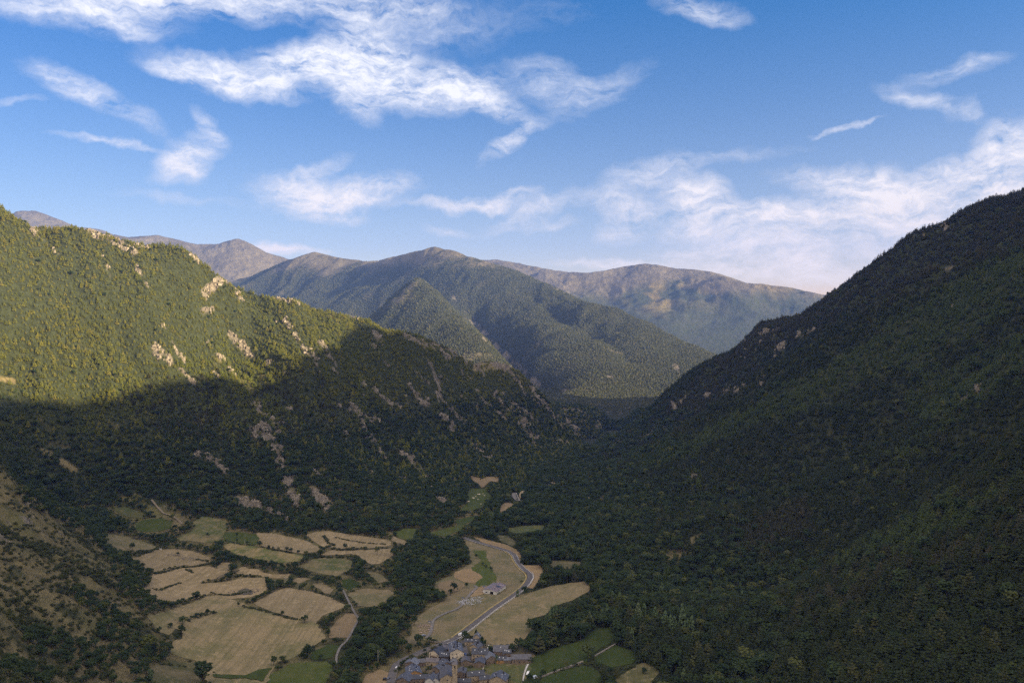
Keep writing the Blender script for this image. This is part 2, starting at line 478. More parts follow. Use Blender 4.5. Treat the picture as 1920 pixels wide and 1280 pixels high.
# shade of the right-hand crest: report where the sun line meets the left slope
def terr(x, y):
    x = np.asarray(x, float); y = np.asarray(y, float)
    a = np.arctan2(x, y); r = np.hypot(x, y)
    fi = np.interp(a, AZ, np.arange(NA)); fj = np.interp(r, rs, np.arange(NR))
    i = np.clip(fi.astype(int), 0, NA - 2); j = np.clip(fj.astype(int), 0, NR - 2)
    u = fi - i; v = fj - j
    return (Z[i, j] * (1 - u) + Z[i + 1, j] * u) * (1 - v) + (Z[i, j + 1] * (1 - u) + Z[i + 1, j + 1] * u) * v


def grid_at(G, x, y):
    a = np.arctan2(x, y); r = np.hypot(x, y)
    i = np.clip(np.rint(np.interp(a, AZ, np.arange(NA))).astype(int), 0, NA - 1)
    j = np.clip(np.rint(np.interp(r, rs, np.arange(NR))).astype(int), 0, NR - 1)
    return G[i, j]


def U(px, py):
    """ground point met by the sight line through a place in the survey photograph"""
    a, e = px_azel(px, py)
    te = math.tan(e)
    fi = np.interp(a, AZ, np.arange(NA)); i = min(int(fi), NA - 2); u = fi - i
    prof = Z[i] * (1 - u) + Z[i + 1] * u
    E = (prof - CAMZ) / rs
    ok = np.nonzero((E >= te) & (rs > 250))[0]
    if len(ok) == 0: r = 3000.0; return (r * math.sin(a), r * math.cos(a), 0)
    k = ok[0]
    e0, e1 = E[k - 1], E[k]
    f = 0 if e1 == e0 else (te - e0) / (e1 - e0)
    r = rs[k - 1] + (rs[k] - rs[k - 1]) * min(max(f, 0), 1)
    x, y = r * math.sin(a), r * math.cos(a)
    return (x, y, float(terr(x, y)))


def Uxy(px, py): return U(px, py)[:2]

# ------------------------------------------------------------------ ground cover (what grows or lies where)
rr = np.hypot(SX, SY)
aa = SX / np.maximum(SY * math.cos(PITCH) - (Z - CAMZ) * math.sin(PITCH), 1)
bb = (SY * math.sin(PITCH) + (Z - CAMZ) * math.cos(PITCH)) / np.maximum(SY * math.cos(PITCH) - (Z - CAMZ) * math.sin(PITCH), 1)
PXG = (960 + aa * F).astype(np.float32); PYG = (640 - bb * F).astype(np.float32)
front = (SY > 100)
del aa, bb


def stroke(lines, lay=None, wk=1.0):
    o = np.zeros((NA, NR), np.float32)
    for (x0, y0, x1, y1, w, s) in lines:
        w = w * wk
        m = front & (PXG > min(x0, x1) - 2 * w) & (PXG < max(x0, x1) + 2 * w) & (PYG > min(y0, y1) - 2 * w) & (PYG < max(y0, y1) + 2 * w)
        if lay is not None: m &= (LAY == lay)
        if not m.any(): continue
        px, py = PXG[m], PYG[m]
        dx_, dy_ = x1 - x0, y1 - y0
        L = max(dx_ * dx_ + dy_ * dy_, 1e-6)
        t = np.clip(((px - x0) * dx_ + (py - y0) * dy_) / L, 0, 1)
        d = np.hypot(px - x0 - t * dx_, py - y0 - t * dy_) / w
        v = s * (1 - sst(d, .35, 1.5))
        o[m] = np.maximum(o[m], v)
    return o


ROCK_A = [(1060, 765, 1120, 800, 14, .6), (1130, 775, 1190, 780, 8, .5), (165, 432, 185, 445, 9, 1), (190, 440, 250, 470, 10, .9), (255, 458, 280, 462, 8, .9), (340, 470, 372, 490, 5, .8),
          (385, 550, 415, 520, 13, 1), (410, 515, 428, 530, 7, 1), (380, 583, 398, 580, 8, .8), (440, 545, 452, 565, 9, .75),
          (430, 625, 465, 660, 10, .9), (470, 665, 530, 695, 9, .8), (535, 600, 580, 670, 7, .75), (580, 640, 600, 700, 9, .7),
          (60, 430, 110, 475, 6, .8), (190, 480, 210, 520, 6, .6), (255, 500, 310, 590, 4, .65), (290, 650, 330, 690, 11, .6),
          (335, 690, 365, 718, 6, .9), (385, 680, 410, 705, 4, .8), (350, 630, 365, 660, 4, .6), (610, 700, 680, 740, 8, .6),
          (440, 545, 600, 655, 5, .45), (500, 555, 560, 570, 6, .6), (640, 585, 700, 605, 8, .6), (700, 620, 720, 640, 7, .7),
          (495, 800, 525, 850, 14, .95), (520, 850, 545, 905, 14, 1), (535, 905, 560, 950, 10, .9), (570, 900, 615, 950, 14, .8),
          (360, 855, 385, 845, 8, .85), (385, 850, 420, 885, 10, .9), (450, 940, 480, 945, 12, 1), (480, 945, 530, 975, 13, 1),
          (410, 770, 450, 780, 7, .5), (440, 770, 480, 820, 9, .6), (740, 840, 790, 880, 11, .75), (790, 880, 830, 940, 10, .7),
          (640, 760, 720, 800, 9, .6), (680, 720, 760, 770, 9, .5), (830, 780, 850, 800, 10, .8), (890, 835, 915, 860, 10, .8),
          (900, 680, 950, 690, 14, .8), (940, 690, 1000, 740, 14, .7), (930, 740, 1000, 790, 16, .6), (1000, 740, 1060, 800, 12, .7),
          (980, 790, 1010, 840, 12, .75), (1060, 780, 1100, 840, 8, .7), (860, 690, 900, 740, 12, .4), (760, 630, 850, 665, 8, .6),
          (820, 700, 880, 760, 10, .4), (730, 900, 780, 930, 12, .5), (540, 760, 600, 850, 8, .4),
          (1000, 935, 1045, 900, 6, .8), (1060, 900, 1110, 870, 7, .7), (1200, 790, 1290, 750, 12, .75), (1300, 745, 1360, 735, 9, .8),
          (1150, 830, 1200, 800, 9, .7), (1450, 640, 1520, 620, 14, .55), (1500, 630, 1560, 610, 10, .6), (1390, 640, 1420, 620, 8, .6),
          (1560, 560, 1620, 510, 12, .45), (1690, 570, 1790, 560, 6, .3), (1690, 730, 1760, 760, 12, .4), (1770, 760, 1840, 730, 12, .6),
          (1740, 620, 1790, 575, 7, .6), (1560, 680, 1600, 660, 6, .35), (1290, 900, 1310, 880, 6, .8), (1060, 960, 1130, 920, 5, .6),
          (1650, 480, 1700, 470, 8, .4), (1240, 1250, 1310, 1212, 5, .7), (1380, 740, 1460, 700, 8, .3), (1545, 905, 1560, 900, 5, .4),
          (0, 940, 60, 985, 7, .35), (170, 1035, 220, 1080, 7, .5), (200, 1100, 240, 1160, 6, .45), (100, 960, 140, 985, 4, .4)]
ROCK_A += [(600, 640, 660, 740, 9, .6), (640, 720, 720, 860, 9, .65), (700, 650, 800, 760, 7, .55), (780, 700, 900, 820, 8, .6), (850, 700, 960, 800, 8, .6), (560, 860, 600, 900, 12, .7),
           (480, 760, 520, 800, 10, .75), (700, 860, 760, 900, 8, .6), (390, 640, 440, 700, 5, .55), (300, 600, 350, 690, 6, .65), (640, 800, 700, 900, 9, .55), (1000, 820, 1090, 835, 9, .6),
           (960, 800, 1010, 850, 9, .6), (1540, 480, 1700, 440, 6, .45), (1600, 640, 1700, 600, 6, .4), (1450, 760, 1560, 730, 6, .4), (1130, 850, 1250, 800, 7, .6), (1500, 560, 1560, 600, 6, .4)]
GRASS_A = [(895, 690, 955, 682, 10, .9), (760, 628, 800, 640, 5, .5), (1255, 1045, 1330, 995, 14, .62), (1080, 975, 1140, 925, 6, .6), (1020, 940, 1080, 905, 5, .5), (0, 710, 25, 714, 6, 1),
           (80, 845, 100, 855, 5, .9), (115, 865, 140, 880, 6, .9), (225, 930, 260, 945, 6, .9), (255, 930, 295, 968, 8, 1),
           (205, 795, 225, 800, 8, .5), (160, 860, 200, 880, 6, .4), (600, 960, 700, 985, 16, .55), (640, 950, 670, 985, 10, .6),
           (430, 965, 480, 975, 10, .5), (1430, 1180, 1480, 1150, 7, .5), (1440, 1130, 1480, 1080, 6, .4), (1520, 1040, 1570, 1020, 5, .5),
           (1700, 820, 1760, 790, 10, .3), (1500, 780, 1560, 740, 6, .35), (720, 960, 850, 975, 9, .35), (1240, 1250, 1320, 1212, 5, .6),
           (750, 880, 780, 950, 6, .35), (1180, 1000, 1230, 980, 5, .4), (0, 940, 110, 1000, 24, .5)]
ROCK_B = [(735, 560, 755, 545, 8, .5), (800, 540, 815, 545, 7, .5), (850, 560, 880, 600, 7, .7), (880, 595, 920, 640, 8, .75),
          (915, 635, 950, 670, 8, .8), (945, 665, 985, 700, 9, .9), (980, 695, 1010, 725, 8, .8), (1265, 680, 1272, 700, 6, .9),
          (1130, 712, 1160, 705, 8, .6), (1040, 730, 1150, 732, 4, .7), (1190, 760, 1250, 770, 8, .5), (1060, 760, 1110, 770, 10, .6),
          (1080, 780, 1110, 810, 12, .6), (1150, 770, 1200, 765, 6, .7), (1100, 655, 1180, 650, 4, .2), (660, 530, 700, 525, 8, .3)]

x, y = SX, SY
# rock
rn3 = fbm(x * .6 + y * .5, y * .8 - x * .5, 26, 4, 104)
rn = fbm(x, y, 55, 4, 101); rn2 = fbm(x, y, 14, 2, 103)
rockA = stroke([q if q[0] < 1110 else q[:5] + (q[5] * .72,) for q in ROCK_A], 0, .78)
rn3 = fbm(x * .6 + y * .5, y * .8 - x * .5, 26, 4, 104)
ROCK = np.where(LAY == 0, sst(rockA * .95 + .75 * rn + .9 * rn3 + .5 * rn2, .62, .86) * (rockA > .02), 0)
steep = np.zeros_like(Z)
steep[:, 1:-1] = (Z[:, 2:] - Z[:, :-2]) / (rs[2:] - rs[:-2])
gA = np.zeros_like(Z); gA[:, nearr] = gulA
sp = sst(gA + .35 * rn, .50, .80) * sst(fbm(x, y, 260, 2, 105), -.05, .35) * sst(Z, 40, 120) * sst(SX, -640, -420)
ROCK = np.maximum(ROCK, np.where(LAY == 0, sst(sp * .8 + .5 * rn2 + .9 * rn3, .70 + .2 * (SX > 150), .93 + .2 * (SX > 150)) * .9, 0))
gB = np.zeros_like(Z); gB[:, mid] = gulB
rockB = stroke(ROCK_B, 1)
rb = fbm(x, y, 120, 4, 107)
ROCK = np.where(LAY == 1, np.maximum(.95 * sst(rockB * 1.0 + .8 * rb + .8 * rn + .5 * rn3, .6, 1.0) * (rockB > .02), sst(gB + .5 * rb, .75, 1.05) * .5), ROCK)
gC = np.zeros_like(Z); gC[:, far] = gulC
# grass / open ground
gn = fbm(x, y, 120, 4, 111)
grA = stroke(GRASS_A, 0)
GRS = np.where(LAY == 0, sst(grA * 1.2 + .6 * gn + .3 * rn2, .5, .85) * (grA > .02), 0)
GRS = np.maximum(GRS, np.where(LAY == 0, .75 * sst(.7 * gn + .5 * rn + .25 * rn2, .42 - .14 * ((SX < 120) & (SY > 1150)), .6) * sst(Z, 15, 60), 0))
# near scrub hillside on the left
NEARHILL = [(-318, 700), (-323, 739), (-352, 800), (-373, 840), (-400, 900), (-426, 944), (-470, 1000), (-549, 1020), (-620, 1010), (-700, 980), (-1000, 900), (-900, 200), (-230, 200), (-285, 600)]


def inpoly(x, y, poly):
    c = np.zeros(np.shape(x), bool)
    n = len(poly)
    for i in range(n):
        x0, y0 = poly[i]; x1, y1 = poly[(i + 1) % n]
        if y0 == y1: continue
        c ^= ((y0 > y) != (y1 > y)) & (x < (x1 - x0) * (y - y0) / (y1 - y0) + x0)
    return c


NH = (inpoly(x + 25 * rn, y + 25 * gn, NEARHILL) & (LAY == 0)).astype(np.float32)
GRS = np.maximum(GRS, NH * .95 * sst(.55 + .6 * rn + .4 * gn + .5 * rn2 + .3 * rn3, .0, .6))
ROCK = np.maximum(ROCK, NH * sst(rn + .5 * rn2 + .3 * fbm(x, y, 200, 2, 113), .42, .62) * .7)
# high bare tops of the far ranges
alpC = sst(Z + 260 * fbm(x, y, 700, 4, 121) + 120 * gC, 560, 760)
alpB = sst(Z + 160 * fbm(x, y, 350, 4, 123) + 60 * gB, 660, 800)
ALP = np.where(LAY == 2, alpC, np.where(LAY == 1, alpB, 0)).astype(np.float32)
pat = sst(fbm(x, y, 420, 5, 125) + .25 * gC, .02, .28)
GRS = np.where(LAY == 2, np.maximum(pat * sst(Z, 250, 620) * sst(x, 600, 1400) * (.3 + .7 * ALP), stroke([(1180, 540, 1240, 560, 30, .8), (1230, 520, 1330, 540, 18, .6)], 2) * pat), GRS)
GRS = np.where(LAY == 1, sst(rb + .5 * gB, .35, .7) * .35, GRS)
# relief of bare rock
Z = (Z + ROCK * (LAY == 0) * (np.abs(rn2) * 5 + 3.0 * fbm(x, y, 9, 2, 127)) * front).astype(np.float32)
floor_l = (LAY == 0) & (Z < 34) & (SX < -40) & (SY < 1380) & (SY > 560) & (NH < .5)
GRS = np.maximum(GRS, floor_l * .85 * sst(rn + .6 * gn, -.45, .1)).astype(np.float32)
# floor flag: how thick the trees stand
TREE = np.where(LAY == 0, 1.0 - ROCK * .78 - GRS * .8, 1 - ROCK * .9 - GRS * .4 - ALP)
TREE = np.where(floor_l & (ROCK < .25) & (rockA < .3), 1.0, TREE)
NHW0 = stroke([(40, 930, 200, 1010, 14, 1), (200, 1010, 285, 1095, 20, 1), (255, 1095, 300, 1150, 26, 1), (60, 1200, 190, 1240, 26, 1), (190, 1180, 280, 1230, 20, 1), (10, 1250, 90, 1275, 14, 1), (150, 1120, 250, 1180, 18, .8), (240, 1240, 290, 1270, 14, .8)], 0)
TREE = np.where(NH > .5, NHW0 * .9 + (1 - NHW0) * .97 * sst(fbm(x, y, 24, 3, 131) + .4 * fbm(x, y, 160, 2, 133), -.36, .06), TREE)


# ------------------------------------------------------------------ materials
def newmat(name, rough=.9, spec=.2):
    m = bpy.data.materials.new(name); m.use_nodes = True
    b = m.node_tree.nodes['Principled BSDF']
    b.inputs['Roughness'].default_value = rough
    b.inputs['Specular IOR Level'].default_value = spec
    return m, NB(m.node_tree), b


def terrain_mat(name, under=(.030, .036, .016), scale=1.0, grass=(.23, .19, .095), rock=(.29, .255, .205), alp=(.13, .115, .09), wood=(.05, .06, .028)):
    m, N, b = newmat(name, .95, .1)
    pos = N.n('ShaderNodeNewGeometry').outputs['Position']
    at = N.n('ShaderNodeAttribute', attribute_name='cover')
    cr, cg, cb = N.sep(at.outputs['Vector'])
    n1 = N.noise(pos, .012 / scale, 6, .6); n2 = N.noise(pos, .12 / scale, 5, .65); n3 = N.noise(pos, .9 / scale, 3, .6)
    u = N.mix(N.map(n2, .35, .65), under, wood)
    g = N.mix(N.map(n2, .3, .7), tuple(c * .62 for c in grass), grass)
    g = N.mix(N.map(n1, .45, .7, 0, .6), g, (.10, .11, .035))
    g = N.mix(N.map(n3, .52, .68, 0, .55), g, (.06, .065, .025))
    rk = N.mix(N.map(n2, .38, .62), tuple(c * .50 for c in rock), rock)
    rk = N.mix(N.map(n3, .40, .62, 0, .7), rk, tuple(c * .35 for c in rock))
    a = N.mix(N.map(n1, .35, .65), tuple(c * .6 for c in alp), alp)
    a = N.mix(N.map(n2, .4, .7, 0, .5), a, (.20, .17, .10))
    c = N.mix(cg, u, g); c = N.mix(cb, c, a); c = N.mix(cr, c, rk)
    N.link(c, b.inputs['Base Color'])
    bp = N.n('ShaderNodeBump'); bp.inputs['Strength'].default_value = .8
    N.link(N.m('ADD', N.m('MULTIPLY', n2, 8 * scale), N.m('MULTIPLY', n3, 2.0 * scale)), bp.inputs['Height'])
    bp.inputs['Distance'].default_value = 1.0
    N.link(bp.outputs[0], b.inputs['Normal'])
    return m


M_NEAR = terrain_mat('slope_cover')
M_MID = terrain_mat('mountain_cover', (.035, .042, .020), 2.5, (.15, .13, .075), (.27, .235, .18), (.115, .105, .08), (.040, .044, .028))
M_FAR = terrain_mat('distant_mountain_cover', (.045, .056, .024), 7.0, (.27, .21, .09), (.22, .19, .16), (.125, .112, .085), (.054, .060, .040))

# ------------------------------------------------------------------ terrain meshes
quad_lay = LAY[:-1, :-1]
XM = .5 * (SX[:-1, :-1] + SX[1:, 1:]); YM = .5 * (SY[:-1, :-1] + SY[1:, 1:]); ZM = .5 * (Z[:-1, :-1] + Z[1:, 1:])
axM = np.interp(YM, [0, 750, 1400, 1800, 2200, 2600], [0, -60, -20, 70, 215, 330])
floorM = (ZM < 17 + 8 * (XM < -300)) & (YM < 2300) & (YM > 560) & (XM > -760)
cls = np.zeros(quad_lay.shape, np.int8)
cls[(quad_lay == 0) & (XM <= axM)] = 1
cls[(quad_lay == 0) & (XM > axM)] = 2
cls[(quad_lay == 0) & (inpoly(XM, YM, NEARHILL))] = 3
cls[(quad_lay == 0) & floorM & (cls != 3)] = 0
cls[(quad_lay == 0) & (YM > 2500)] = 4
cls[quad_lay == 1] = 5
cls[(quad_lay == 2) & (XM <= 200)] = 6
cls[(quad_lay == 2) & (XM > 200)] = 7
DEF = [('valley_floor', 'flat valley floor of hedged meadows beside the village', M_NEAR), ('left_mountain', 'wooded mountain on the left whose upper half is in golden sunlight', M_NEAR),
       ('right_mountain', 'steep shaded wooded mountain on the right', M_NEAR), ('scrub_hillside', 'dry hillside dotted with shrubs in the bottom left corner', M_NEAR),
       ('gorge_ground', 'shaded ground at the end of the valley', M_MID), ('middle_mountain', 'hazy wooded mountain in the middle with a pyramid shaped foreridge', M_MID),
       ('distant_left_range', 'bare brown range behind the left mountain', M_FAR), ('distant_right_range', 'far mountain with bare yellow patches behind the middle mountain', M_FAR)]
cover = np.stack([ROCK, GRS, ALP], -1).astype(np.float32)
idx = np.arange(NA * NR).reshape(NA, NR)
Q = np.stack([idx[:-1, :-1], idx[:-1, 1:], idx[1:, 1:], idx[1:, :-1]], -1)
co_all = np.stack([SX, SY, Z], -1).reshape(-1, 3).astype(np.float32)


def mesh_np(name, co, quads, mat, attr=None, smooth=True):
    me = bpy.data.meshes.new(name)
    me.vertices.add(len(co)); me.vertices.foreach_set('co', co.ravel())
    k = quads.shape[1]
    me.loops.add(len(quads) * k); me.loops.foreach_set('vertex_index', quads.ravel().astype(np.int32))
    me.polygons.add(len(quads)); me.polygons.foreach_set('loop_start', (np.arange(len(quads)) * k).astype(np.int32))
    me.polygons.foreach_set('use_smooth', np.full(len(quads), smooth))
    if attr is not None:
        a = me.attributes.new('cover', 'FLOAT_VECTOR', 'POINT'); a.data.foreach_set('vector', attr.ravel())
    me.update(calc_edges=True)
    if mat: me.materials.append(mat)
    o = bpy.data.objects.new(name, me); COL.objects.link(o)
    return o


for k, (nm, lb, mt) in enumerate(DEF):
    q = Q[cls == k]
    if len(q) == 0: continue
    used, inv = np.unique(q, return_inverse=True)
    o = mesh_np(nm, co_all[used], inv.reshape(q.shape), mt, cover.reshape(-1, 3)[used])
    tag(o, lb, kind='structure')
print('terrain done', NA, NR)

# ------------------------------------------------------------------ fields, roads: sheets laid on the valley floor
def Z3(pts): return [(200 + a / 3.4286, 920 + b / 3.4286) for a, b in pts]
def Z5(pts): return [(700 + a / 2.9767, 850 + b / 2.9767) for a, b in pts]
def Z7(pts): return [(1000 + a / 6.0, 1080 + b / 6.0) for a, b in pts]
def Z1(pts): return [(680 + a / 4.8, 1160 + b / 4.8) for a, b in pts]
def ZT(pts): return [(780 + a / 8.727, 1070 + b / 8.727) for a, b in pts]


def field_mat(name, c1, c2, c3, stripe=0.0, ang=0.0, scale=1.0):
    m, N, b = newmat(name, .95, .1)
    pos = N.n('ShaderNodeNewGeometry').outputs['Position']
    n1 = N.noise(pos, .018 * scale, 5, .6); n2 = N.noise(pos, .11, 5, .7, dist=.5); n3 = N.noise(pos, .8, 3, .7)
    c = N.mix(N.map(n1, .4, .62), c1, c2)
    c = N.mix(N.map(n2, .50, .64, 0, .85), c, c3)
    n4 = N.noise(pos, .045, 6, .75, dist=.8)
    c = N.mix(N.map(n4, .52, .68, 0, .55), c, (c2[0] * .55, c2[1] * .62, c2[2] * .55))
    c = N.mix(N.map(n3, .42, .70, 0, .6), c, tuple(v * .42 for v in c1))
    if stripe:
        mv = N.mapping(pos, rot=(0, 0, ang), sc=(1.1, .035, .035))
        s = N.noise(mv, .22, 3, .6)
        c = N.mix(N.map(s, .4, .66, 0, stripe), c, tuple(v * .6 for v in c2))
    rd = N.n('ShaderNodeObjectInfo').outputs['Random']
    c = N.mix(1.0, c, N.mix(rd, (.74, .76, .78), (1.06, 1.02, .96)), 'MULTIPLY')
    N.link(c, b.inputs['Base Color'])
    return m


DRY = field_mat('dry_hay', (.30, .24, .145), (.25, .205, .12), (.38, .31, .195), .4, .4)
DRYG = field_mat('dry_and_green_grass', (.27, .22, .115), (.105, .13, .044), (.31, .245, .145), .3, .9, 1.6)
DRYM = field_mat('mown_meadow', (.225, .185, .11), (.155, .15, .078), (.27, .22, .135), .2, 1.1, 1.4)
GREEN = field_mat('green_grass', (.070, .096, .026), (.085, .105, .030), (.12, .12, .045), .4, .3)
GREENB = field_mat('deep_green_grass', (.050, .074, .020), (.060, .084, .023), (.08, .088, .032), .4, -.3)
OLIVE = field_mat('olive_grass', (.12, .12, .052), (.085, .11, .045), (.17, .15, .07), .4, .2)
DRYBIG = field_mat('dry_field_faintly_green', (.285, .23, .135), (.165, .16, .078), (.32, .26, .155), .45, .9, 1.0)
ORANGE = field_mat('orange_stubble', (.27, .20, .12), (.31, .235, .135), (.22, .17, .09), .3, .2)
SCRUBG = field_mat('rough_pasture', (.19, .16, .085), (.10, .105, .045), (.25, .21, .12), .2, .2)
EARTH = field_mat('trodden_earth', (.155, .13, .085), (.085, .09, .045), (.19, .165, .115), .2, .2, 2.5)
# (px outline, material, label, name)
FIELDS = [
 (Z3([(285,810),(400,785),(640,680),(700,672),(850,720),(980,770),(1150,815),(1330,850),(1390,940),(1360,970),(1250,1020),(1170,1080),(1070,1100),(1000,1290),(680,1290),(600,1090),(420,1040),(440,990),(490,960),(505,905),(440,880),(390,920),(340,900)]), DRYBIG, 'largest dry field with faint green patches, bottom left of the valley floor'),
 (Z3([(960,720),(1090,650),(1160,628),(1300,650),(1430,690),(1530,745),(1450,770),(1380,800),(1350,850),(1230,815),(1130,790),(1000,745)]), DRY, 'dry field with a lone pole, right of the largest field'),
 (Z3([(205,640),(285,610),(305,545),(480,500),(640,488),(790,520),(720,552),(600,595),(760,590),(860,565),(1000,562),(1030,615),(1000,650),(930,680),(800,690),(660,655),(540,700),(400,715),(290,680)]), DRY, 'long dry terrace field with a thin hedge strip inside'),
 (Z3([(130,435),(330,378),(430,375),(560,395),(650,430),(660,460),(560,480),(480,475),(300,518),(210,480)]), DRY, 'dry field cut by a stony ridge and hut'),
 (Z3([(5,280),(90,290),(200,320),(320,360),(180,385),(60,392),(20,370)]), DRYM, 'dull brown field against the foot of the scrub hillside'),
 (Z3([(190,210),(260,185),(350,180),(415,195),(400,240),(300,262),(200,255)]), GREEN, 'oval green meadow at the upper left'),
 (Z3([(40,105),(120,110),(230,150),(240,175),(120,160)]), OLIVE, 'thin olive clearing left of the green oval'),
 (Z3([(430,315),(560,260),(570,200),(620,168),(700,180),(780,205),(760,240),(735,290),(700,330),(640,330),(560,320)]), DRYG, 'half green half dry field at the forest edge'),
 (Z3([(750,265),(850,268),(965,285),(960,345),(880,345),(760,320)]), GREEN, 'small green meadow with young trees in it'),
 (Z3([(965,272),(1080,280),(1280,325),(1360,370),(1350,390),(1250,400),(1100,370),(1010,355),(985,300)]), DRY, 'pale dry field below the dark pine edge'),
 (Z3([(750,350),(800,335),(900,350),(1050,385),(1260,420),(1230,450),(1120,460),(950,430),(830,400)]), DRYG, 'long green field with dry streaks'),
 (Z3([(1290,280),(1400,260),(1600,290),(1810,320),(1825,350),(1700,365),(1560,360),(1480,380),(1380,350)]), DRY, 'pale terraced field with small bushes in rows'),
 (Z3([(1380,410),(1440,385),(1600,385),(1700,380),(1830,375),(1840,410),(1740,470),(1700,470),(1600,400),(1480,410)]), DRY, 'narrow pale field in front of the terraced one'),
 (Z3([(1265,490),(1330,440),(1450,430),(1570,450),(1560,500),(1480,545),(1380,530)]), DRYG, 'rounded green meadow ringed by trees'),
 (Z3([(1560,660),(1640,630),(1820,640),(1840,655),(1740,740),(1640,740)]), DRYM, 'grey brown field beside the central wood'),
 (Z3([(1450,890),(1500,830),(1560,790),(1600,800),(1600,850),(1540,940),(1440,940)]), ORANGE, 'rough tan plot beside the lane'),
 (Z3([(1060,1190),(1200,1110),(1400,1100),(1440,1130),(1370,1290),(1060,1290)]), GREEN, 'bright green field at the bottom edge'),
 (Z3([(1320,1040),(1440,990),(1480,1000),(1450,1070),(1330,1080)]), GREENB, 'little green plot above the bottom green field'),
 (Z3([(300,1290),(310,1130),(420,1090),(560,1110),(580,1290)]), SCRUBG, 'rough pasture speckled with bushes at the bottom edge'),
 (Z3([(1200,575),(1230,560),(1300,565),(1240,590)]), DRY, 'tiny dry plot among the hedges'),
 (Z3([(1335,600),(1380,593),(1440,640),(1430,665)]), DRY, 'slim dry plot behind dark bushes'),
 (Z3([(720,490),(745,462),(790,465),(800,500),(770,515)]), DRY, 'little dry plot between hedges'),
 (Z3([(820,515),(870,492),(960,515),(1050,540),(1170,540),(1160,560),(1040,555),(960,535),(880,545)]), DRY, 'thin dry strip below the long hedge'),
 (Z3([(1520,575),(1560,568),(1620,590),(1560,640),(1530,620)]), GREENB, 'dark green plot between trees'),
 (Z3([(1830,290),(1920,330),(1920,345),(1840,320)]), DRY, 'sliver of dry field at the wood edge'),
 (Z3([(1680,520),(1740,530),(1800,580),(1760,590)]), DRYM, 'hidden brown plot in the wood edge'),
 (Z5([(215,1035),(240,920),(330,865),(410,820),(430,790),(350,745),(360,720),(450,680),(520,640),(560,610),(545,560),(540,535),(510,478),(640,512),(740,540),(790,570),(815,610),(850,650),(886,692),(860,740),(780,800),(680,870),(590,935),(520,990),(460,1040),(400,1060),(290,1040)]), DRYM, 'mown meadow around the barn, left of the main road'),
 (Z5([(530,1000),(640,910),(760,830),(830,785),(900,775),(980,745),(1080,730),(1180,715),(1205,760),(1100,820),(990,850),(950,900),(870,920),(870,1000),(830,1040),(780,1078),(660,1082),(630,1050),(560,1015)]), DRYM, 'wide brown green meadow right of the main road'),
 (Z5([(840,625),(920,625),(945,660),(880,755),(860,745),(894,690),(870,655)]), ORANGE, 'tan strip outside the bend of the main road'),
 (Z5([(560,462),(640,485),(740,512),(800,540),(825,590),(812,600),(790,565),(740,537),(640,510)]), ORANGE, 'dry verge above the main road at the far end'),
 (Z5([(120,440),(190,420),(230,420),(215,480),(160,475)]), GREEN, 'green meadow at the left edge of the far woods'),
 (Z5([(310,445),(400,425),(500,393),(500,420),(400,462)]), GREEN, 'slim green meadow inside the far woods'),
 (Z5([(465,372),(590,345),(545,375),(500,397),(475,397)]), GREENB, 'small green meadow curving between dark woods'),
 (Z5([(490,315),(530,280),(530,230),(550,195),(620,198),(655,240),(620,270),(600,300),(540,318)]), GREEN, 'far green meadow dotted with pale boulders'),
 (Z5([(545,125),(590,135),(600,150),(640,130),(695,133),(695,160),(645,152),(600,192),(590,165),(560,150)]), ORANGE, 'winged dry clearing at the far end of the valley'),
 (Z5([(710,335),(720,292),(750,273),(795,285),(740,312)]), ORANGE, 'tan crescent clearing by the gorge road'),
 (Z5([(640,325),(660,322),(680,335),(672,355),(650,345)]), GREEN, 'speck of green meadow in the gorge woods'),
 (Z5([(980,600),(1060,600),(1160,610),(1120,645),(1000,632)]), SCRUBG, 'tan clearing hidden behind trees right of the bend'),
 (Z5([(730,425),(830,405),(950,400),(940,430),(800,445)]), OLIVE, 'olive clearing at the foot of the right mountain'),
 (Z5([(690,455),(740,460),(800,500),(780,515),(720,490)]), SCRUBG, 'brown clearing above the far road bend'),
 (Z7([(-70,1130),(0,930),(200,830),(560,730),(640,660),(740,590),(860,590),(900,660),(860,740),(740,800),(600,900),(560,960),(400,1000),(150,1080),(0,1115)]), GREENB, 'deep green meadow right of the village'),
 (Z7([(720,880),(920,780),(1100,850),(1150,930),(1080,980),(880,1020),(740,960)]), GREENB, 'deep green meadow enclosed by dark trees'),
 (Z7([(130,1130),(300,1060),(560,1020),(680,1060),(760,1130),(760,1290),(60,1290)]), GREENB, 'deep green meadow at the bottom edge right of the village'),
 (Z7([(960,1150),(1100,1060),(1250,990),(1380,1050),(1350,1130),(1250,1290),(960,1290)]), SCRUBG, 'grey brown clearing with one dark bush'),
 (Z1([(1090,460),(1110,415),(1480,408),(1500,440),(1430,600),(1300,600),(1300,540),(1150,520),(1060,480)]), OLIVE, 'olive lawn enclosed by the village houses'),
 (Z1([(915,440),(1085,445),(1055,480),(960,525),(915,500)]), OLIVE, 'small patchy garden right of the church tower'),
 (Z1([(30,576),(60,500),(150,470),(240,500),(250,620),(0,620)]), ORANGE, 'dry yellow plot left of the village road'),
 (Z1([(250,620),(262,480),(300,400),(400,345),(500,300),(620,262),(740,212),(800,195),(930,195),(1060,205),(1140,245),(1400,245),(1540,330),(1540,408),(1110,415),(1085,445),(915,440),(915,500),(960,525),(1060,480),(1150,520),(1300,540),(1300,640)]), EARTH, 'trodden earth and lanes between the village houses'),
 (Z5([(195,1060),(215,1020),(240,1010),(262,1020),(235,1045),(215,1080)]), EARTH, 'pale gravel yard under trees beside the track'),
]
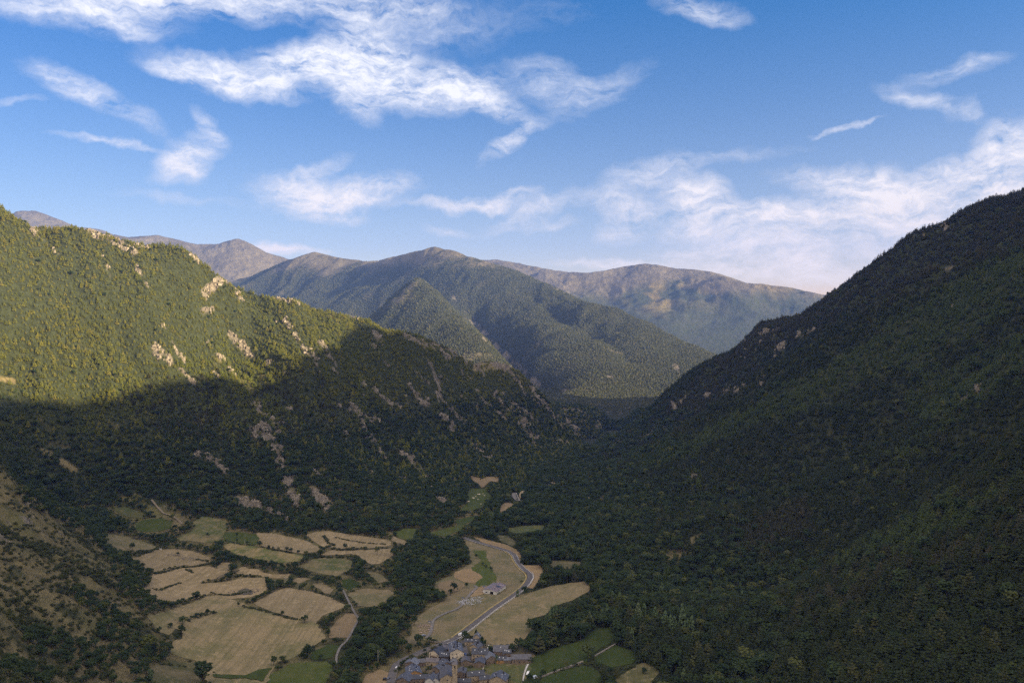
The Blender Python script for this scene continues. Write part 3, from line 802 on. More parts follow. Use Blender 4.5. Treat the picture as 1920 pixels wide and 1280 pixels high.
PATCH = [
 (Z5([(555,540),(625,545),(640,600),(690,690),(680,730),(600,745),(560,740),(590,700),(540,640),(600,600)]), GREEN, 'lush green patch behind the barn'),
 (Z5([(455,662),(540,642),(615,690),(560,730),(455,700)]), ORANGE, 'orange stubble plot left of the barn'),
 (Z5([(355,742),(365,722),(440,706),(520,738),(470,770),(430,788)]), ORANGE, 'tan plot with dark bushes near the central wood'),
 (ZT([(860,440),(1010,300),(1080,250),(1160,250),(1090,320),(1090,380),(1000,420)]), ORANGE, 'yellow trampled ground in front of the barn'),
 (Z3([(700,560),(790,520),(830,500),(860,510),(780,545),(720,575)]), EARTH, 'grey mud patch at the end of the terrace field'),
 (Z3([(840,650),(880,630),(940,640),(930,665),(870,670)]), EARTH, 'dark gravel heap ground in the terrace field'),
 (Z3([(680,1180),(900,1185),(1000,1150),(1060,1140),(1000,1230),(880,1205),(690,1205)]), GREENB, 'green drainage line across the foot of the largest field'),
]


def chaikin(p, n=1, closed=True):
    cut_ = .91 if closed else .8
    for _ in range(n):
        q = []
        m = len(p)
        for i in range(m if closed else m - 1):
            a, b = p[i], p[(i + 1) % m]
            q.append(tuple(cut_ * a[k] + (1 - cut_) * b[k] for k in range(2))); q.append(tuple((1 - cut_) * a[k] + cut_ * b[k] for k in range(2)))
        if not closed: q = [p[0]] + q + [p[-1]]
        p = q
    return p


def simple(poly):
    """drop self crossings by keeping only outlines that triangulate cleanly"""
    return poly


def drape(name, poly, mat, lift, step=9.0, jit=2.4, label=None, kind='structure'):
    poly = chaikin(poly, 1)
    b = []
    for i in range(len(poly)):
        a, c = np.array(poly[i]), np.array(poly[(i + 1) % len(poly)])
        n = max(1, int(np.hypot(*(c - a)) / 5))
        for k in range(n):
            q = a + (c - a) * k / n
            if jit:
                q = q + jit * np.array([gnoise(np.array([q[0] / 9.0]), np.array([q[1] / 9.0]), 201)[0], gnoise(np.array([q[0] / 9.0]), np.array([q[1] / 9.0]), 202)[0]])
            b.append(tuple(q))
    b = np.array(b)
    x0, y0 = b.min(0); x1, y1 = b.max(0)
    gx, gy = np.meshgrid(np.arange(x0, x1, step), np.arange(y0, y1, step))
    gx = gx.ravel() + rng.uniform(-1, 1, gx.size); gy = gy.ravel() + rng.uniform(-1, 1, gy.size)
    ins = inpoly(gx, gy, [tuple(q) for q in b])
    gx, gy = gx[ins], gy[ins]
    vs = [Vector(q) for q in b] + [Vector(q) for q in zip(gx, gy)]
    n = len(b)
    res = delaunay_2d_cdt(vs, [(i, (i + 1) % n) for i in range(n)], [list(range(n))], 1, .01)
    v2 = np.array([tuple(v) for v in res[0]])
    fs = [f for f in res[2] if len(f) == 3]
    z = terr(v2[:, 0], v2[:, 1]) + lift
    me = bpy.data.meshes.new(name)
    me.from_pydata([(a, c, d) for (a, c), d in zip(v2, z)], [], fs)
    # all faces up
    import bmesh
    bm = bmesh.new(); bm.from_mesh(me)
    for f in bm.faces:
        if f.normal.z < 0: f.normal_flip()
        f.smooth = True
    bm.to_mesh(me); bm.free()
    me.materials.append(mat)
    o = bpy.data.objects.new(name, me); COL.objects.link(o)
    tag(o, label, kind=kind)
    return o


def grow(poly, d):
    p = np.array(poly); n = len(p)
    area = .5 * sum(p[i][0] * p[(i + 1) % n][1] - p[(i + 1) % n][0] * p[i][1] for i in range(n))
    s_ = 1 if area > 0 else -1
    o = []
    for i in range(n):
        t = p[(i + 1) % n] - p[i - 1]; t = t / max(np.hypot(*t), 1e-6)
        o.append((p[i][0] + s_ * t[1] * d, p[i][1] - s_ * t[0] * d))
    return o


OPEN = []      # world outlines where no wood grows
field_world = []
for (pl, mt, lb) in FIELDS:
    w = grow([Uxy(*p) for p in pl], 2.5)
    field_world.append(w); OPEN.append(w)
    drape('field' if mt not in (EARTH,) else 'ground', w, mt, .35, label=lb)
for i, (pl, mt, lb) in enumerate(PATCH):
    drape('field_patch' if mt is not EARTH else 'bare_ground', [Uxy(*p) for p in pl], mt, .6 + .05 * i, jit=3.0, label=lb)


def ribbon(name, px, w, mat, lift, label, off=0.0, smooth=2, height=0.0, kind='structure', dens=4.0, pts=None):
    c = pts if pts is not None else [Uxy(*p) for p in px]
    c = chaikin(c, smooth, False)
    # resample
    cc = [np.array(c[0])]
    for q in c[1:]:
        q = np.array(q); d = np.hypot(*(q - cc[-1]))
        n = max(1, int(d / dens))
        for k in range(1, n + 1): cc.append(cc[-1] + (q - cc[-1]) / (n - k + 1))
    cc = np.array(cc)
    t = np.gradient(cc, axis=0); t /= np.maximum(np.hypot(t[:, 0], t[:, 1])[:, None], 1e-6)
    nrm = np.stack([t[:, 1], -t[:, 0]], -1)
    a = cc + nrm * (off - w / 2); b = cc + nrm * (off + w / 2)
    za = terr(a[:, 0], a[:, 1]) + lift; zb = terr(b[:, 0], b[:, 1]) + lift
    zm = np.maximum(za, zb)
    n = len(cc)
    vs, fs = [], []
    if height == 0:
        vs = [(*a[i], zm[i]) for i in range(n)] + [(*b[i], zm[i]) for i in range(n)]
        fs = [(i, i + 1, n + i + 1, n + i) for i in range(n - 1)]
        vs2 = []
    else:
        for i in range(n):
            vs += [(*a[i], zm[i] - lift - .5), (*a[i], zm[i] + height), (*b[i], zm[i] + height), (*b[i], zm[i] - lift - .5)]
        for i in range(n - 1):
            for k in range(3): fs.append((4 * i + k, 4 * i + k + 1, 4 * i + k + 5, 4 * i + k + 4))
        fs += [(0, 1, 2, 3), (4 * n - 1, 4 * n - 2, 4 * n - 3, 4 * n - 4)]
    me = bpy.data.meshes.new(name); me.from_pydata(vs, [], fs); me.materials.append(mat); me.update()
    if height == 0:
        import bmesh
        bm = bmesh.new(); bm.from_mesh(me)
        for f in bm.faces:
            if f.normal.z < 0: f.normal_flip()
        bm.to_mesh(me); bm.free()
    o = bpy.data.objects.new(name, me); COL.objects.link(o)
    tag(o, label, kind=kind)
    return o, cc


def plain(name, c, rough=.8, var=.25, scale=.6, spec=.3):
    m, N, b = newmat(name, rough, spec)
    pos = N.n('ShaderNodeTexCoord').outputs['Object']
    n1 = N.noise(pos, scale, 5, .65)
    N.link(N.mix(N.map(n1, .35, .68), tuple(v * (1 - var) for v in c), tuple(min(1, v * (1 + var)) for v in c)), b.inputs['Base Color'])
    return m


M_ASPH = plain('asphalt', (.11, .102, .10), .9, .2, .3)
M_TRACK = plain('grey_gravel', (.17, .158, .145), .95, .3, .5)
M_DIRT = plain('dirt', (.18, .15, .105), .95, .3, .5)
M_PALE = plain('pale_concrete', (.50, .48, .45), .9, .15, 1.0)
M_WHITE = plain('white_paint', (.78, .78, .76), .6, .08, 2.0)
M_YELGRASS = plain('yellow_verge_grass', (.30, .235, .10), .95, .35, .4)
M_STONEW = plain('dry_stone', (.22, .195, .165), .95, .45, 1.2)
ROADPX = [(505,470)] + [(520,478),(600,503),(680,525),(750,545),(790,570),(800,600),(830,640),(870,670),(880,695),(860,730),(820,770),(740,825),(660,880),(590,935),(520,990),(460,1035),(400,1060),(300,1095),(200,1140),(130,1175),(105,1230),(95,1290)]
road, rc = ribbon('road', Z5(ROADPX), 7.0, M_ASPH, 1.0, 'grey main road winding down the valley into the village')
ribbon('road_verge', Z5(ROADPX[4:17]), 2.0, M_YELGRASS, .95, 'yellow grass verge along the left side of the main road', off=5.2)
ribbon('road_marking', Z5(ROADPX[1:18]), .28, M_WHITE, 1.08, 'white edge line along the main road', off=3.0)
ribbon('road_marking', Z5(ROADPX[1:18]), .28, M_WHITE, 1.08, 'white edge line on the outer side of the main road', off=-3.0)
OPEN.append([tuple(p) for p in rc + np.array([7, 0])] + [tuple(p) for p in (rc - np.array([7, 0]))[::-1]])
TRK = ZT([(960,245),(1000,280),(900,370),(850,430),(780,510),(740,580),(650,640),(500,690),(350,760),(270,830),(260,930),(240,1020),(170,1110)])
trk, tkc = ribbon('track', TRK, 3.4, M_TRACK, .95, 'bluish grey farm track curving from the barn to the village')
LANE = Z3([(1520,640),(1560,720),(1590,780),(1622,822),(1580,900),(1545,965),(1500,1005),(1478,1060),(1475,1110)])
lane, lnc = ribbon('lane', LANE, 2.3, M_TRACK, .8, 'narrow grey lane along the left edge of the central wood')
OPEN.append([tuple(p) for p in lnc + np.array([2.5, 0])] + [tuple(p) for p in (lnc - np.array([2.5, 0]))[::-1]])
ribbon('path', Z1([(770,195),(700,215),(600,205)]), 3.0, M_DIRT, .8, 'short dirt path left of the big house')
ribbon('street', Z1([(905,200),(915,260),(935,320),(985,390)]), 5.0, M_ASPH, .9, 'grey street running down past the big house')
ribbon('path', Z1([(1490,410),(1460,470),(1445,530),(1440,600)]), 1.6, M_PALE, .8, 'pale footpath along the right side of the lawn')
fp, fpc = ribbon('path', Z3([(290,60),(330,110),(370,150),(420,160),(455,185),(485,215)]), 3.2, M_DIRT, .9, 'pale dirt track above the green oval meadow')
OPEN.append([tuple(p) for p in fpc + np.array([5, 6])] + [tuple(p) for p in (fpc - np.array([5, 6]))[::-1]])
gr_, grc = ribbon('road', Z5([(786,222),(783,238),(796,256),(812,268)]), 8.0, M_TRACK, 1.2, 'grey road bend at the mouth of the gorge')
OPEN.append([tuple(p) for p in grc + np.array([9, 12])] + [tuple(p) for p in (grc - np.array([9, 12]))[::-1]])

# ------------------------------------------------------------------ village
def slate_mat(name, c, var=.25):
    m, N, b = newmat(name, .55, .5)
    pos = N.n('ShaderNodeTexCoord').outputs['Object']
    n1 = N.noise(pos, .5, 5, .65); n2 = N.noise(N.mapping(pos, sc=(1, 1, 4)), 2.2, 3, .7)
    c0 = N.mix(N.map(n1, .35, .68), tuple(v * (1 - var) for v in c), tuple(v * (1 + var) for v in c))
    N.link(N.mix(N.map(n2, .45, .7, 0, .5), c0, tuple(v * .6 for v in c)), b.inputs['Base Color'])
    return m


def stone_mat(name, c):
    m, N, b = newmat(name, .95, .15)
    pos = N.n('ShaderNodeTexCoord').outputs['Object']
    vo = N.n('ShaderNodeTexVoronoi'); vo.inputs['Scale'].default_value = 1.6; N.link(pos, vo.inputs['Vector'])
    n1 = N.noise(pos, .35, 5, .7)
    cc = N.mix(N.map(n1, .35, .65), tuple(v * .75 for v in c), tuple(v * 1.2 for v in c))
    N.link(N.mix(N.map(vo.outputs['Distance'], .1, .7, .35, 0), cc, tuple(v * .45 for v in c)), b.inputs['Base Color'])
    return m


SL = {'blue': slate_mat('blue_slate', (.085, .092, .118)), 'dark': slate_mat('dark_slate', (.042, .048, .066)),
      'grey': slate_mat('grey_slate', (.095, .095, .11)), 'light': slate_mat('pale_slate', (.15, .16, .19)),
      'rust': slate_mat('rusty_sheet', (.19, .15, .155), .5), 'brownroof': slate_mat('brown_slate', (.13, .115, .12))}
ST = {'tan': stone_mat('tan_stone', (.42, .34, .235)), 'pale': stone_mat('pale_render', (.62, .53, .40)), 'brown': stone_mat('brown_stone', (.22, .17, .13)),
      'dark': stone_mat('dark_stone', (.10, .085, .075)), 'orange': stone_mat('orange_timber_wall', (.42, .25, .10)), 'grey': stone_mat('grey_stone', (.24, .215, .18)),
      'white': stone_mat('whitewashed', (.62, .60, .56))}
M_GLASS = plain('window_glass', (.03, .035, .045), .15, .1, 1, .6)
M_SKYL = plain('skylight_sky_reflection', (.62, .64, .68), .3, .05, 1, .6)  # pale colour stands in for sky reflected in the panes
M_CHIM = plain('chimney_stone', (.05, .045, .045), .9, .3, 2)
M_DOOR = plain('door_wood', (.10, .06, .035), .8, .3, 2)
M_BLACK = plain('opening_dark', (.012, .012, .013), .9, .1, 1)  # near-black colour stands in for the dark inside openings


def box_into(vs, fs, x0, x1, y0, y1, z0, z1):
    n = len(vs)
    vs += [(x0, y0, z0), (x1, y0, z0), (x1, y1, z0), (x0, y1, z0), (x0, y0, z1), (x1, y0, z1), (x1, y1, z1), (x0, y1, z1)]
    fs += [(n, n + 3, n + 2, n + 1), (n + 4, n + 5, n + 6, n + 7), (n, n + 1, n + 5, n + 4), (n + 1, n + 2, n + 6, n + 5), (n + 2, n + 3, n + 7, n + 6), (n + 3, n, n + 4, n + 7)]


def child(name, vs, fs, mat, par, label=None):
    me = bpy.data.meshes.new(name); me.from_pydata([tuple(map(float, v)) for v in vs], [], fs); me.materials.append(mat); me.update()
    o = bpy.data.objects.new(name, me); COL.objects.link(o); o.parent = par
    if label: o['label'] = label
    return o


def gable_house(name, label, cat, px, py, w, d, rot, ridge, eh, rise, roof, wall, nsky=0, nchim=1, group=None, front=True, wins=3, hip=False, front_wall=None, balcony=False):
    x, y = Uxy(px, py)
    z = min(float(terr(x, y)), float(terr(x, y + 6))) + .3
    a = R(rot)
    root = bpy.data.objects.new(name, None); COL.objects.link(root)
    root.location = (x, y, z); root.rotation_euler = (0, 0, -a)
    tag(root, label, cat, group)
    rg = random.Random(int(px * 13 + py * 7))
    # local frame: x across, y away from the viewer, near wall at y = 0
    hw = w / 2
    vs, fs = [], []
    if ridge == 'y':
        vs = [(-hw, 0, -3), (hw, 0, -3), (hw, 0, eh), (0, 0, eh + rise), (-hw, 0, eh), (-hw, d, -3), (hw, d, -3), (hw, d, eh), (0, d, eh + rise), (-hw, d, eh)]
        fs = [(0, 1, 2, 3, 4), (6, 5, 9, 8, 7), (1, 6, 7, 2), (5, 0, 4, 9), (2, 7, 8, 3), (3, 8, 9, 4)]
    else:
        vs = [(-hw, 0, -3), (-hw, 0, eh), (-hw, d / 2, eh + rise), (-hw, d, eh), (-hw, d, -3), (hw, 0, -3), (hw, 0, eh), (hw, d / 2, eh + rise), (hw, d, eh), (hw, d, -3)]
        fs = [(0, 1, 2, 3, 4), (9, 8, 7, 6, 5), (0, 5, 6, 1), (4, 3, 8, 9), (1, 6, 7, 2), (2, 7, 8, 3)]
    child('wall', vs, fs, ST[wall], root)
    if front_wall:
        f_, g_ = [], []
        if ridge == 'y':
            f_ = [(-hw + .02, -.06, -3), (hw - .02, -.06, -3), (hw - .02, -.06, eh - .1), (0, -.06, eh + rise - .12), (-hw + .02, -.06, eh - .1)]
            f_ += [(a_, -.01, c_) for a_, b_, c_ in f_]; g_ = [(0, 1, 2, 3, 4), (0, 5, 6, 1), (1, 6, 7, 2), (2, 7, 8, 3), (3, 8, 9, 4), (4, 9, 5, 0)]
        else:
            box_into(f_, g_, -hw + .02, hw - .02, -.06, -.01, -3, eh - .05)
        child('front_wall', f_, g_, ST[front_wall], root)
    # roof: two slabs meeting at the ridge
    ov = .55; th = .22; vs, fs = [], []
    half = hw if ridge == 'y' else d / 2
    sl = rise / half
    def slab(sgn):
        n = len(vs)
        e = half + ov
        prof = [(0, eh + rise + .04), (e * sgn, eh + rise - sl * e + .04), (e * sgn, eh + rise - sl * e + .04 + th), (0, eh + rise + .04 + th)]
        lo, hi = (-ov, d + ov) if ridge == 'y' else (-hw - ov, hw + ov)
        for q in (lo, hi):
            for (u, v) in prof:
                vs.append((u, q, v) if ridge == 'y' else (q, d / 2 + u, v))
        fs.extend([(n, n + 1, n + 2, n + 3), (n + 4, n + 7, n + 6, n + 5), (n, n + 4, n + 5, n + 1), (n + 1, n + 5, n + 6, n + 2), (n + 2, n + 6, n + 7, n + 3)])
    slab(1); slab(-1)
    rf = child('roof', vs, fs, SL[roof], root)
    def on_roof(u, q):      # u across the slope (signed distance from the ridge), q along the ridge
        zz = eh + rise - sl * abs(u) + .04 + th
        return (u, q, zz) if ridge == 'y' else (q, d / 2 + u, zz)
    span = (1.0, d - 1.0) if ridge == 'y' else (-hw + 1.0, hw - 1.0)
    for k in range(nsky):
        s = -1 if (ridge == 'x' or k % 2 == 0) else 1
        nrow = max(1, nsky if ridge == 'x' else (nsky + 1) // 2)
        kk = k if ridge == 'x' else k // 2
        q = span[0] + (span[1] - span[0]) * (kk + .5) / nrow
        c = on_roof(s * half * (.5 + .12 * (k % 3 - 1)), q)
        v2, f2 = [], []
        a_, b_ = (.42, .32) if ridge == 'y' else (.32, .42)
        t_ = sl * (1 if s < 0 else -1)
        for dz_ in (-.1, .13):
            for (i, j) in ((-1, -1), (1, -1), (1, 1), (-1, 1)):
                off = (i * a_ if ridge == 'y' else j * b_) * t_
                v2.append((c[0] + i * a_, c[1] + j * b_, c[2] + off + dz_))
        f2 = [(0, 3, 2, 1), (4, 5, 6, 7), (0, 1, 5, 4), (1, 2, 6, 5), (2, 3, 7, 6), (3, 0, 4, 7)]
        child('skylight', v2, f2, M_SKYL, rf)
    for k in range(nchim):
        s = rg.choice((-1, 1)); q = rg.uniform(*span)
        c = on_roof(s * half * rg.uniform(.15, .5), q)
        v2, f2 = [], []
        box_into(v2, f2, c[0] - .4, c[0] + .4, c[1] - .4, c[1] + .4, c[2] - .8, c[2] + 1.5)
        box_into(v2, f2, c[0] - .52, c[0] + .52, c[1] - .52, c[1] + .52, c[2] + 1.5, c[2] + 1.68)
        child('chimney', v2, f2, M_CHIM, rf)
    # windows on the near wall and on both flanks
    fl = max(1, int(eh / 3.0))
    for f in range(fl):
        zc = 1.5 + f * 2.9
        if zc + .8 > eh: break
        nw = max(1, int(w / 3.6)) if wins else 0
        for k in range(nw):
            if rg.random() < .25: continue
            xc = -hw + w * (k + .5) / nw + rg.uniform(-.3, .3)
            v2, f2 = [], []
            if f == 0 and k == nw // 2:
                box_into(v2, f2, xc - .55, xc + .55, -.12, .04, -.3, 2.0); child('door', v2, f2, M_DOOR, root)
            else:
                box_into(v2, f2, xc - .45, xc + .45, -.10, .04, zc - .6, zc + .6); child('window', v2, f2, M_GLASS, root)
        for sgn in (-1, 1):
            for k in range(max(1, int(d / 5.5)) if wins > 1 else 0):
                yc = d * (k + .5) / max(1, int(d / 5.5))
                v2, f2 = [], []
                xs = sorted((sgn * (hw + .10), sgn * (hw - .04)))
                box_into(v2, f2, xs[0], xs[1], yc - .45, yc + .45, zc - .6, zc + .6); child('window', v2, f2, M_GLASS, root)
    if balcony:
        v2, f2 = [], []
        zb = 3.0
        box_into(v2, f2, -hw * .7, hw * .7, -1.2, -.13, zb, zb + .15)
        for k in range(9):
            xb = -hw * .7 + .1 + k * (hw * 1.4 - .2) / 8
            box_into(v2, f2, xb - .04, xb + .04, -1.19, -1.11, zb + .15, zb + 1.05)
        box_into(v2, f2, -hw * .7, hw * .7, -1.2, -1.1, zb + 1.05, zb + 1.12)
        child('balcony', v2, f2, M_DOOR, root)
    return root


def V(x, y): return (680 + x / 4.8, 1160 + y / 4.8)
HOUSES = [
 # label, near base (zoomed survey coordinates), w, d, rot, ridge, eaves, rise, roof, wall, skylights, chimneys, front wall, balcony
 ('tallest village house with pale gable and a blue roof full of skylights', (848,388), 12.5, 19, -10, 'y', 9.2, 3.0, 'blue', 'tan', 12, 7, 'pale', False),
 ('house with a cream gable left of the tallest house', (640,366), 11.0, 12, 32, 'y', 6.0, 2.8, 'dark', 'tan', 0, 1, 'pale', True),
 ('dark glazed house with navy roof between cream gable and tallest house', (733,402), 8.2, 9, -4, 'x', 6.8, 2.3, 'dark', 'dark', 3, 1, None, True),
 ('low stone barn with brown roof in front of the cream gable', (622,424), 11.5, 8, 8, 'x', 3.8, 1.8, 'brownroof', 'tan', 0, 0, None, False),
 ('narrow grey roofed shed left of the low stone barn', (517,428), 8.5, 7, -14, 'x', 3.6, 1.8, 'grey', 'brown', 0, 0, None, False),
 ('large slate blue house with orange timber gable near the road curve', (468,540), 12.5, 14, -16, 'y', 4.6, 2.8, 'blue', 'brown', 7, 2, 'orange', False),
 ('pale grey roofed house touching the back of the orange gabled house', (434,447), 11.5, 8, 18, 'y', 4.4, 2.4, 'light', 'brown', 0, 1, None, False),
 ('house with hipped blue roof on the inner side of the road curve', (358,604), 11.5, 11, 14, 'y', 4.6, 3.0, 'blue', 'brown', 1, 0, None, False),
 ('long dark roofed row house below the orange gabled house', (520,580), 22, 7, -7, 'x', 4.4, 1.8, 'dark', 'brown', 1, 1, None, False),
 ('twin gabled house, left gable, at the bottom edge', (600,606), 8, 11, 12, 'y', 4.6, 2.8, 'blue', 'grey', 1, 0, 'white', False),
 ('twin gabled house, right gable, at the bottom edge', (658,606), 8, 11, 12, 'y', 4.6, 2.6, 'blue', 'grey', 2, 0, 'white', False),
 ('small cottage with bright blue roof patch behind the church', (752,458), 9, 8, -26, 'y', 5.0, 2.2, 'blue', 'brown', 1, 0, None, False),
 ('brown shed with half blue roof left of the church', (660,492), 8.6, 7.5, 32, 'y', 4.2, 2.0, 'blue', 'brown', 0, 0, None, False),
 ('small slate blue lean house just left of the church roof', (722,470), 7, 8, 10, 'y', 4.6, 2.0, 'blue', 'dark', 0, 1, None, False),
 ('tall narrow house with grey blue roof right of the church tower', (884,548), 7.2, 9, 6, 'y', 6.0, 1.6, 'grey', 'brown', 0, 2, None, False),
 ('low brown house with pale roof on the street below the tallest house', (928,424), 8, 9, -8, 'y', 4.0, 1.8, 'grey', 'brown', 0, 0, 'brown', False),
 ('brown walled house with a blue V of roof at the corner of the garden', (1052,437), 9, 9, 6, 'y', 3.8, 2.2, 'blue', 'brown', 0, 0, 'brown', False),
 ('long house with four skylights in one row on its dark blue roof', (1052,380), 14.5, 11, 4, 'x', 6.6, 3.0, 'dark', 'tan', 4, 2, None, True),
 ('flat blue roofed annex in front of the house with four skylights', (1054,404), 8, 4.2, 3, 'x', 3.6, .9, 'dark', 'tan', 0, 0, None, False),
 ('small house with pale blue roof and tan gable below the roadside tree', (1002,298), 9.5, 9, 30, 'y', 4.8, 2.6, 'blue', 'tan', 3, 3, None, False),
 ('long low house with dark roof beside the roadside tree', (982,240), 14, 6, 0, 'x', 3.8, 1.6, 'dark', 'tan', 3, 0, None, False),
 ('slim tower like house with pointed pale blue roof below the cypress', (1024,226), 6.5, 6, 8, 'y', 6.2, 3.6, 'light', 'tan', 2, 0, None, False),
 ('brown house with white trimmed open gable above the lawn', (1160,404), 9.2, 9.5, -14, 'y', 4.6, 3.0, 'light', 'brown', 0, 0, None, False),
 ('big plain grey roofed house at the top right of the village', (1240,338), 13, 13, 2, 'x', 4.8, 3.2, 'grey', 'brown', 1, 0, None, False),
 ('small blue roofed house attached to the big plain grey roof', (1298,346), 7.5, 6, 0, 'x', 4.2, 2.2, 'dark', 'brown', 3, 0, None, False),
 ('low house with orange door arches facing the lawn', (1248,402), 9, 7, 0, 'x', 3.4, 1.8, 'dark', 'orange', 2, 1, None, False),
 ('low shed with pale roof edge between lawn houses', (1318,400), 9.5, 6, -2, 'x', 3.0, 1.2, 'light', 'brown', 0, 0, None, False),
 ('long brown house with wide grey roof at the right end of the village', (1430,402), 17.5, 9, -2, 'x', 4.2, 2.4, 'grey', 'brown', 0, 1, None, False),
 ('long blue roofed house at the bottom edge under the lawn', (1022,562), 14.5, 8, -14, 'x', 5.2, 2.4, 'dark', 'tan', 2, 0, None, False),
 ('lower wing stepping down from the long blue roofed house at the bottom', (1104,580), 9.0, 6.5, -16, 'x', 3.6, 1.8, 'dark', 'tan', 1, 0, None, False),
 ('large house with dormered blue roof at the bottom right of the lawn', (1212,604), 14.5, 12, 14, 'y', 5.2, 3.4, 'blue', 'tan', 6, 2, None, False),
 ('navy roofed house cut by the bottom edge right of the church tower', (906,612), 12.5, 6, 2, 'x', 4.2, 1.8, 'dark', 'brown', 1, 0, None, False),
 ('roofless brown stone ruin left of the tallest house', (733,312), 6.5, 7, 14, 'y', 4.4, .8, 'brownroof', 'brown', 0, 0, None, False),
 ('tiny grey shed behind the church tower', (820,420), 5.5, 6, -4, 'y', 3.2, 1.0, 'light', 'grey', 0, 0, None, False),
]
FOOT = []
for (lb, (zx, zy), w_, d_, rot_, rdg, eh_, rs_, rf_, wl_, ns_, nc_, fw_, bal_) in HOUSES:
    h_ = gable_house('house', lb, 'house', *V(zx, zy), w_, d_, rot_, rdg, eh_, rs_, rf_, wl_, ns_, nc_, 'stone houses of the village', True, 2, False, fw_, bal_)
    FOOT.append((h_.location.x, h_.location.y + d_ / 2, max(w_, d_) * .62))
ch = gable_house('church', 'stone church with tall square bell tower at the bottom of the village', 'church', *V(762, 628), 12.5, 19, -4, 'y', 9.0, 3.6, 'grey', 'grey', 0, 0, None, True, 1, False, 'tan')
FOOT.append((ch.location.x, ch.location.y + 9, 13))
tx_, ty_ = Uxy(*V(829, 628)); lx, ly = tx_ - ch.location.x, ty_ - ch.location.y
vs, fs = [], []; box_into(vs, fs, lx - 2.2, lx + 2.2, ly - 1, ly + 3.4, -3, 21)
box_into(vs, fs, lx - 2.35, lx + 2.35, ly - 1.15, ly + 3.55, 16.2, 16.5); box_into(vs, fs, lx - 2.35, lx + 2.35, ly - 1.15, ly + 3.55, 21, 21.3)
tw = child('bell_tower', vs, fs, ST['tan'], ch)
for (ox, oy, wx_, wy_) in ((0, -1.02, .5, .08), (2.2, 1.2, .08, .5), (-2.2, 1.2, .08, .5)):
    vs, fs = [], []; box_into(vs, fs, lx + ox - wx_, lx + ox + wx_, ly + oy - wy_, ly + oy + wy_, 17.6, 20.0); child('belfry_opening', vs, fs, M_BLACK, tw)
vs = [(lx - 2.6, ly - 1.4, 21.32), (lx + 2.6, ly - 1.4, 21.32), (lx + 2.6, ly + 3.8, 21.32), (lx - 2.6, ly + 3.8, 21.32), (lx, ly + 1.2, 23.0)]
child('tower_roof', vs, [(0, 1, 4), (1, 2, 4), (2, 3, 4), (3, 0, 4), (3, 2, 1, 0)], SL['brownroof'], ch)
# flat tan outbuilding
def flat_block(name, label, cat, px, py, w, d, h, wall, rot=0, top=None):
    x, y = Uxy(px, py); z = float(terr(x, y))
    r = bpy.data.objects.new(name, None); COL.objects.link(r); r.location = (x, y, z); r.rotation_euler = (0, 0, -R(rot)); tag(r, label, cat)
    vs, fs = [], []; box_into(vs, fs, -w / 2, w / 2, 0, d, -2, h); child('wall', vs, fs, ST[wall], r)
    vs, fs = [], []; box_into(vs, fs, -w / 2 - .3, w / 2 + .3, -.3, d + .3, h + .01, h + .25); child('roof', vs, fs, top or SL['grey'], r)
    vs, fs = [], []; box_into(vs, fs, -w * .2, w * .05, -.05, .05, -.1, h * .7); child('door', vs, fs, M_DOOR, r)
    return r
flat_block('shed', 'plain tan flat roofed shed at the meadow edge behind the grey roofed house', 'shed', *V(1335, 292), 8.5, 5, 4.2, 'tan', 0, SL['brownroof'])
flat_block('shed', 'white hut beside the rusty roofed farm barn', 'shed', *ZT([(1112, 282)])[0], 3.0, 2.4, 2.0, 'white')
flat_block('shed', 'white box shaped hut beside the curve of the farm track', 'shed', *ZT([(217, 862)])[0], 2.2, 2.2, 2.0, 'white')
flat_block('shed', 'white hut left of the gravel on the farm track', 'shed', *ZT([(762, 470)])[0], 2.4, 2.2, 2.0, 'white')
flat_block('shed', 'tiny white field hut on the hedge of the ridge field', 'shed', *Z3([(343, 380)])[0], 2.4, 2.4, 2.4, 'white')
# farm barn
bn = gable_house('barn', 'long farm barn with patchy rusty roof and white front in the meadow', 'barn', *ZT([(1205, 380)])[0], 17, 25, 26, 'y', 4.2, 1.5, 'rust', 'white', 0, 0, None, True, 0)
vs, fs = [], []; box_into(vs, fs, .6, 4.6, -.08, .1, -.2, 3.4); child('barn_door', vs, fs, M_BLACK, bn)
vs, fs = [], []; box_into(vs, fs, -5.6, -3.2, -.08, .1, 1.2, 2.4); child('window', vs, fs, M_GLASS, bn)
for k, (yy, ww, cc) in enumerate(((6, 3.2, SL['light']), (12, 4.5, SL['dark']), (18, 3.0, SL['light']))):
    vs, fs = [], []
    x0_, x1_ = (-6.5, -1.2) if k % 2 == 0 else (1.0, 6.8)
    f_ = lambda u: 4.2 + 1.5 - 1.5 / 8.5 * abs(u) + .04 + .22
    vs = [(x0_, yy, f_(x0_) + .01), (x1_, yy, f_(x1_) + .01), (x1_, yy + ww, f_(x1_) + .01), (x0_, yy + ww, f_(x0_) + .01),
          (x0_, yy, f_(x0_) + .07), (x1_, yy, f_(x1_) + .07), (x1_, yy + ww, f_(x1_) + .07), (x0_, yy + ww, f_(x0_) + .07)]
    fs = [(0, 3, 2, 1), (4, 5, 6, 7), (0, 1, 5, 4), (1, 2, 6, 5), (2, 3, 7, 6), (3, 0, 4, 7)]
    child('roof_sheet', vs, fs, cc, bn)
FOOT.append((bn.location.x + 5, bn.location.y + 12, 17))

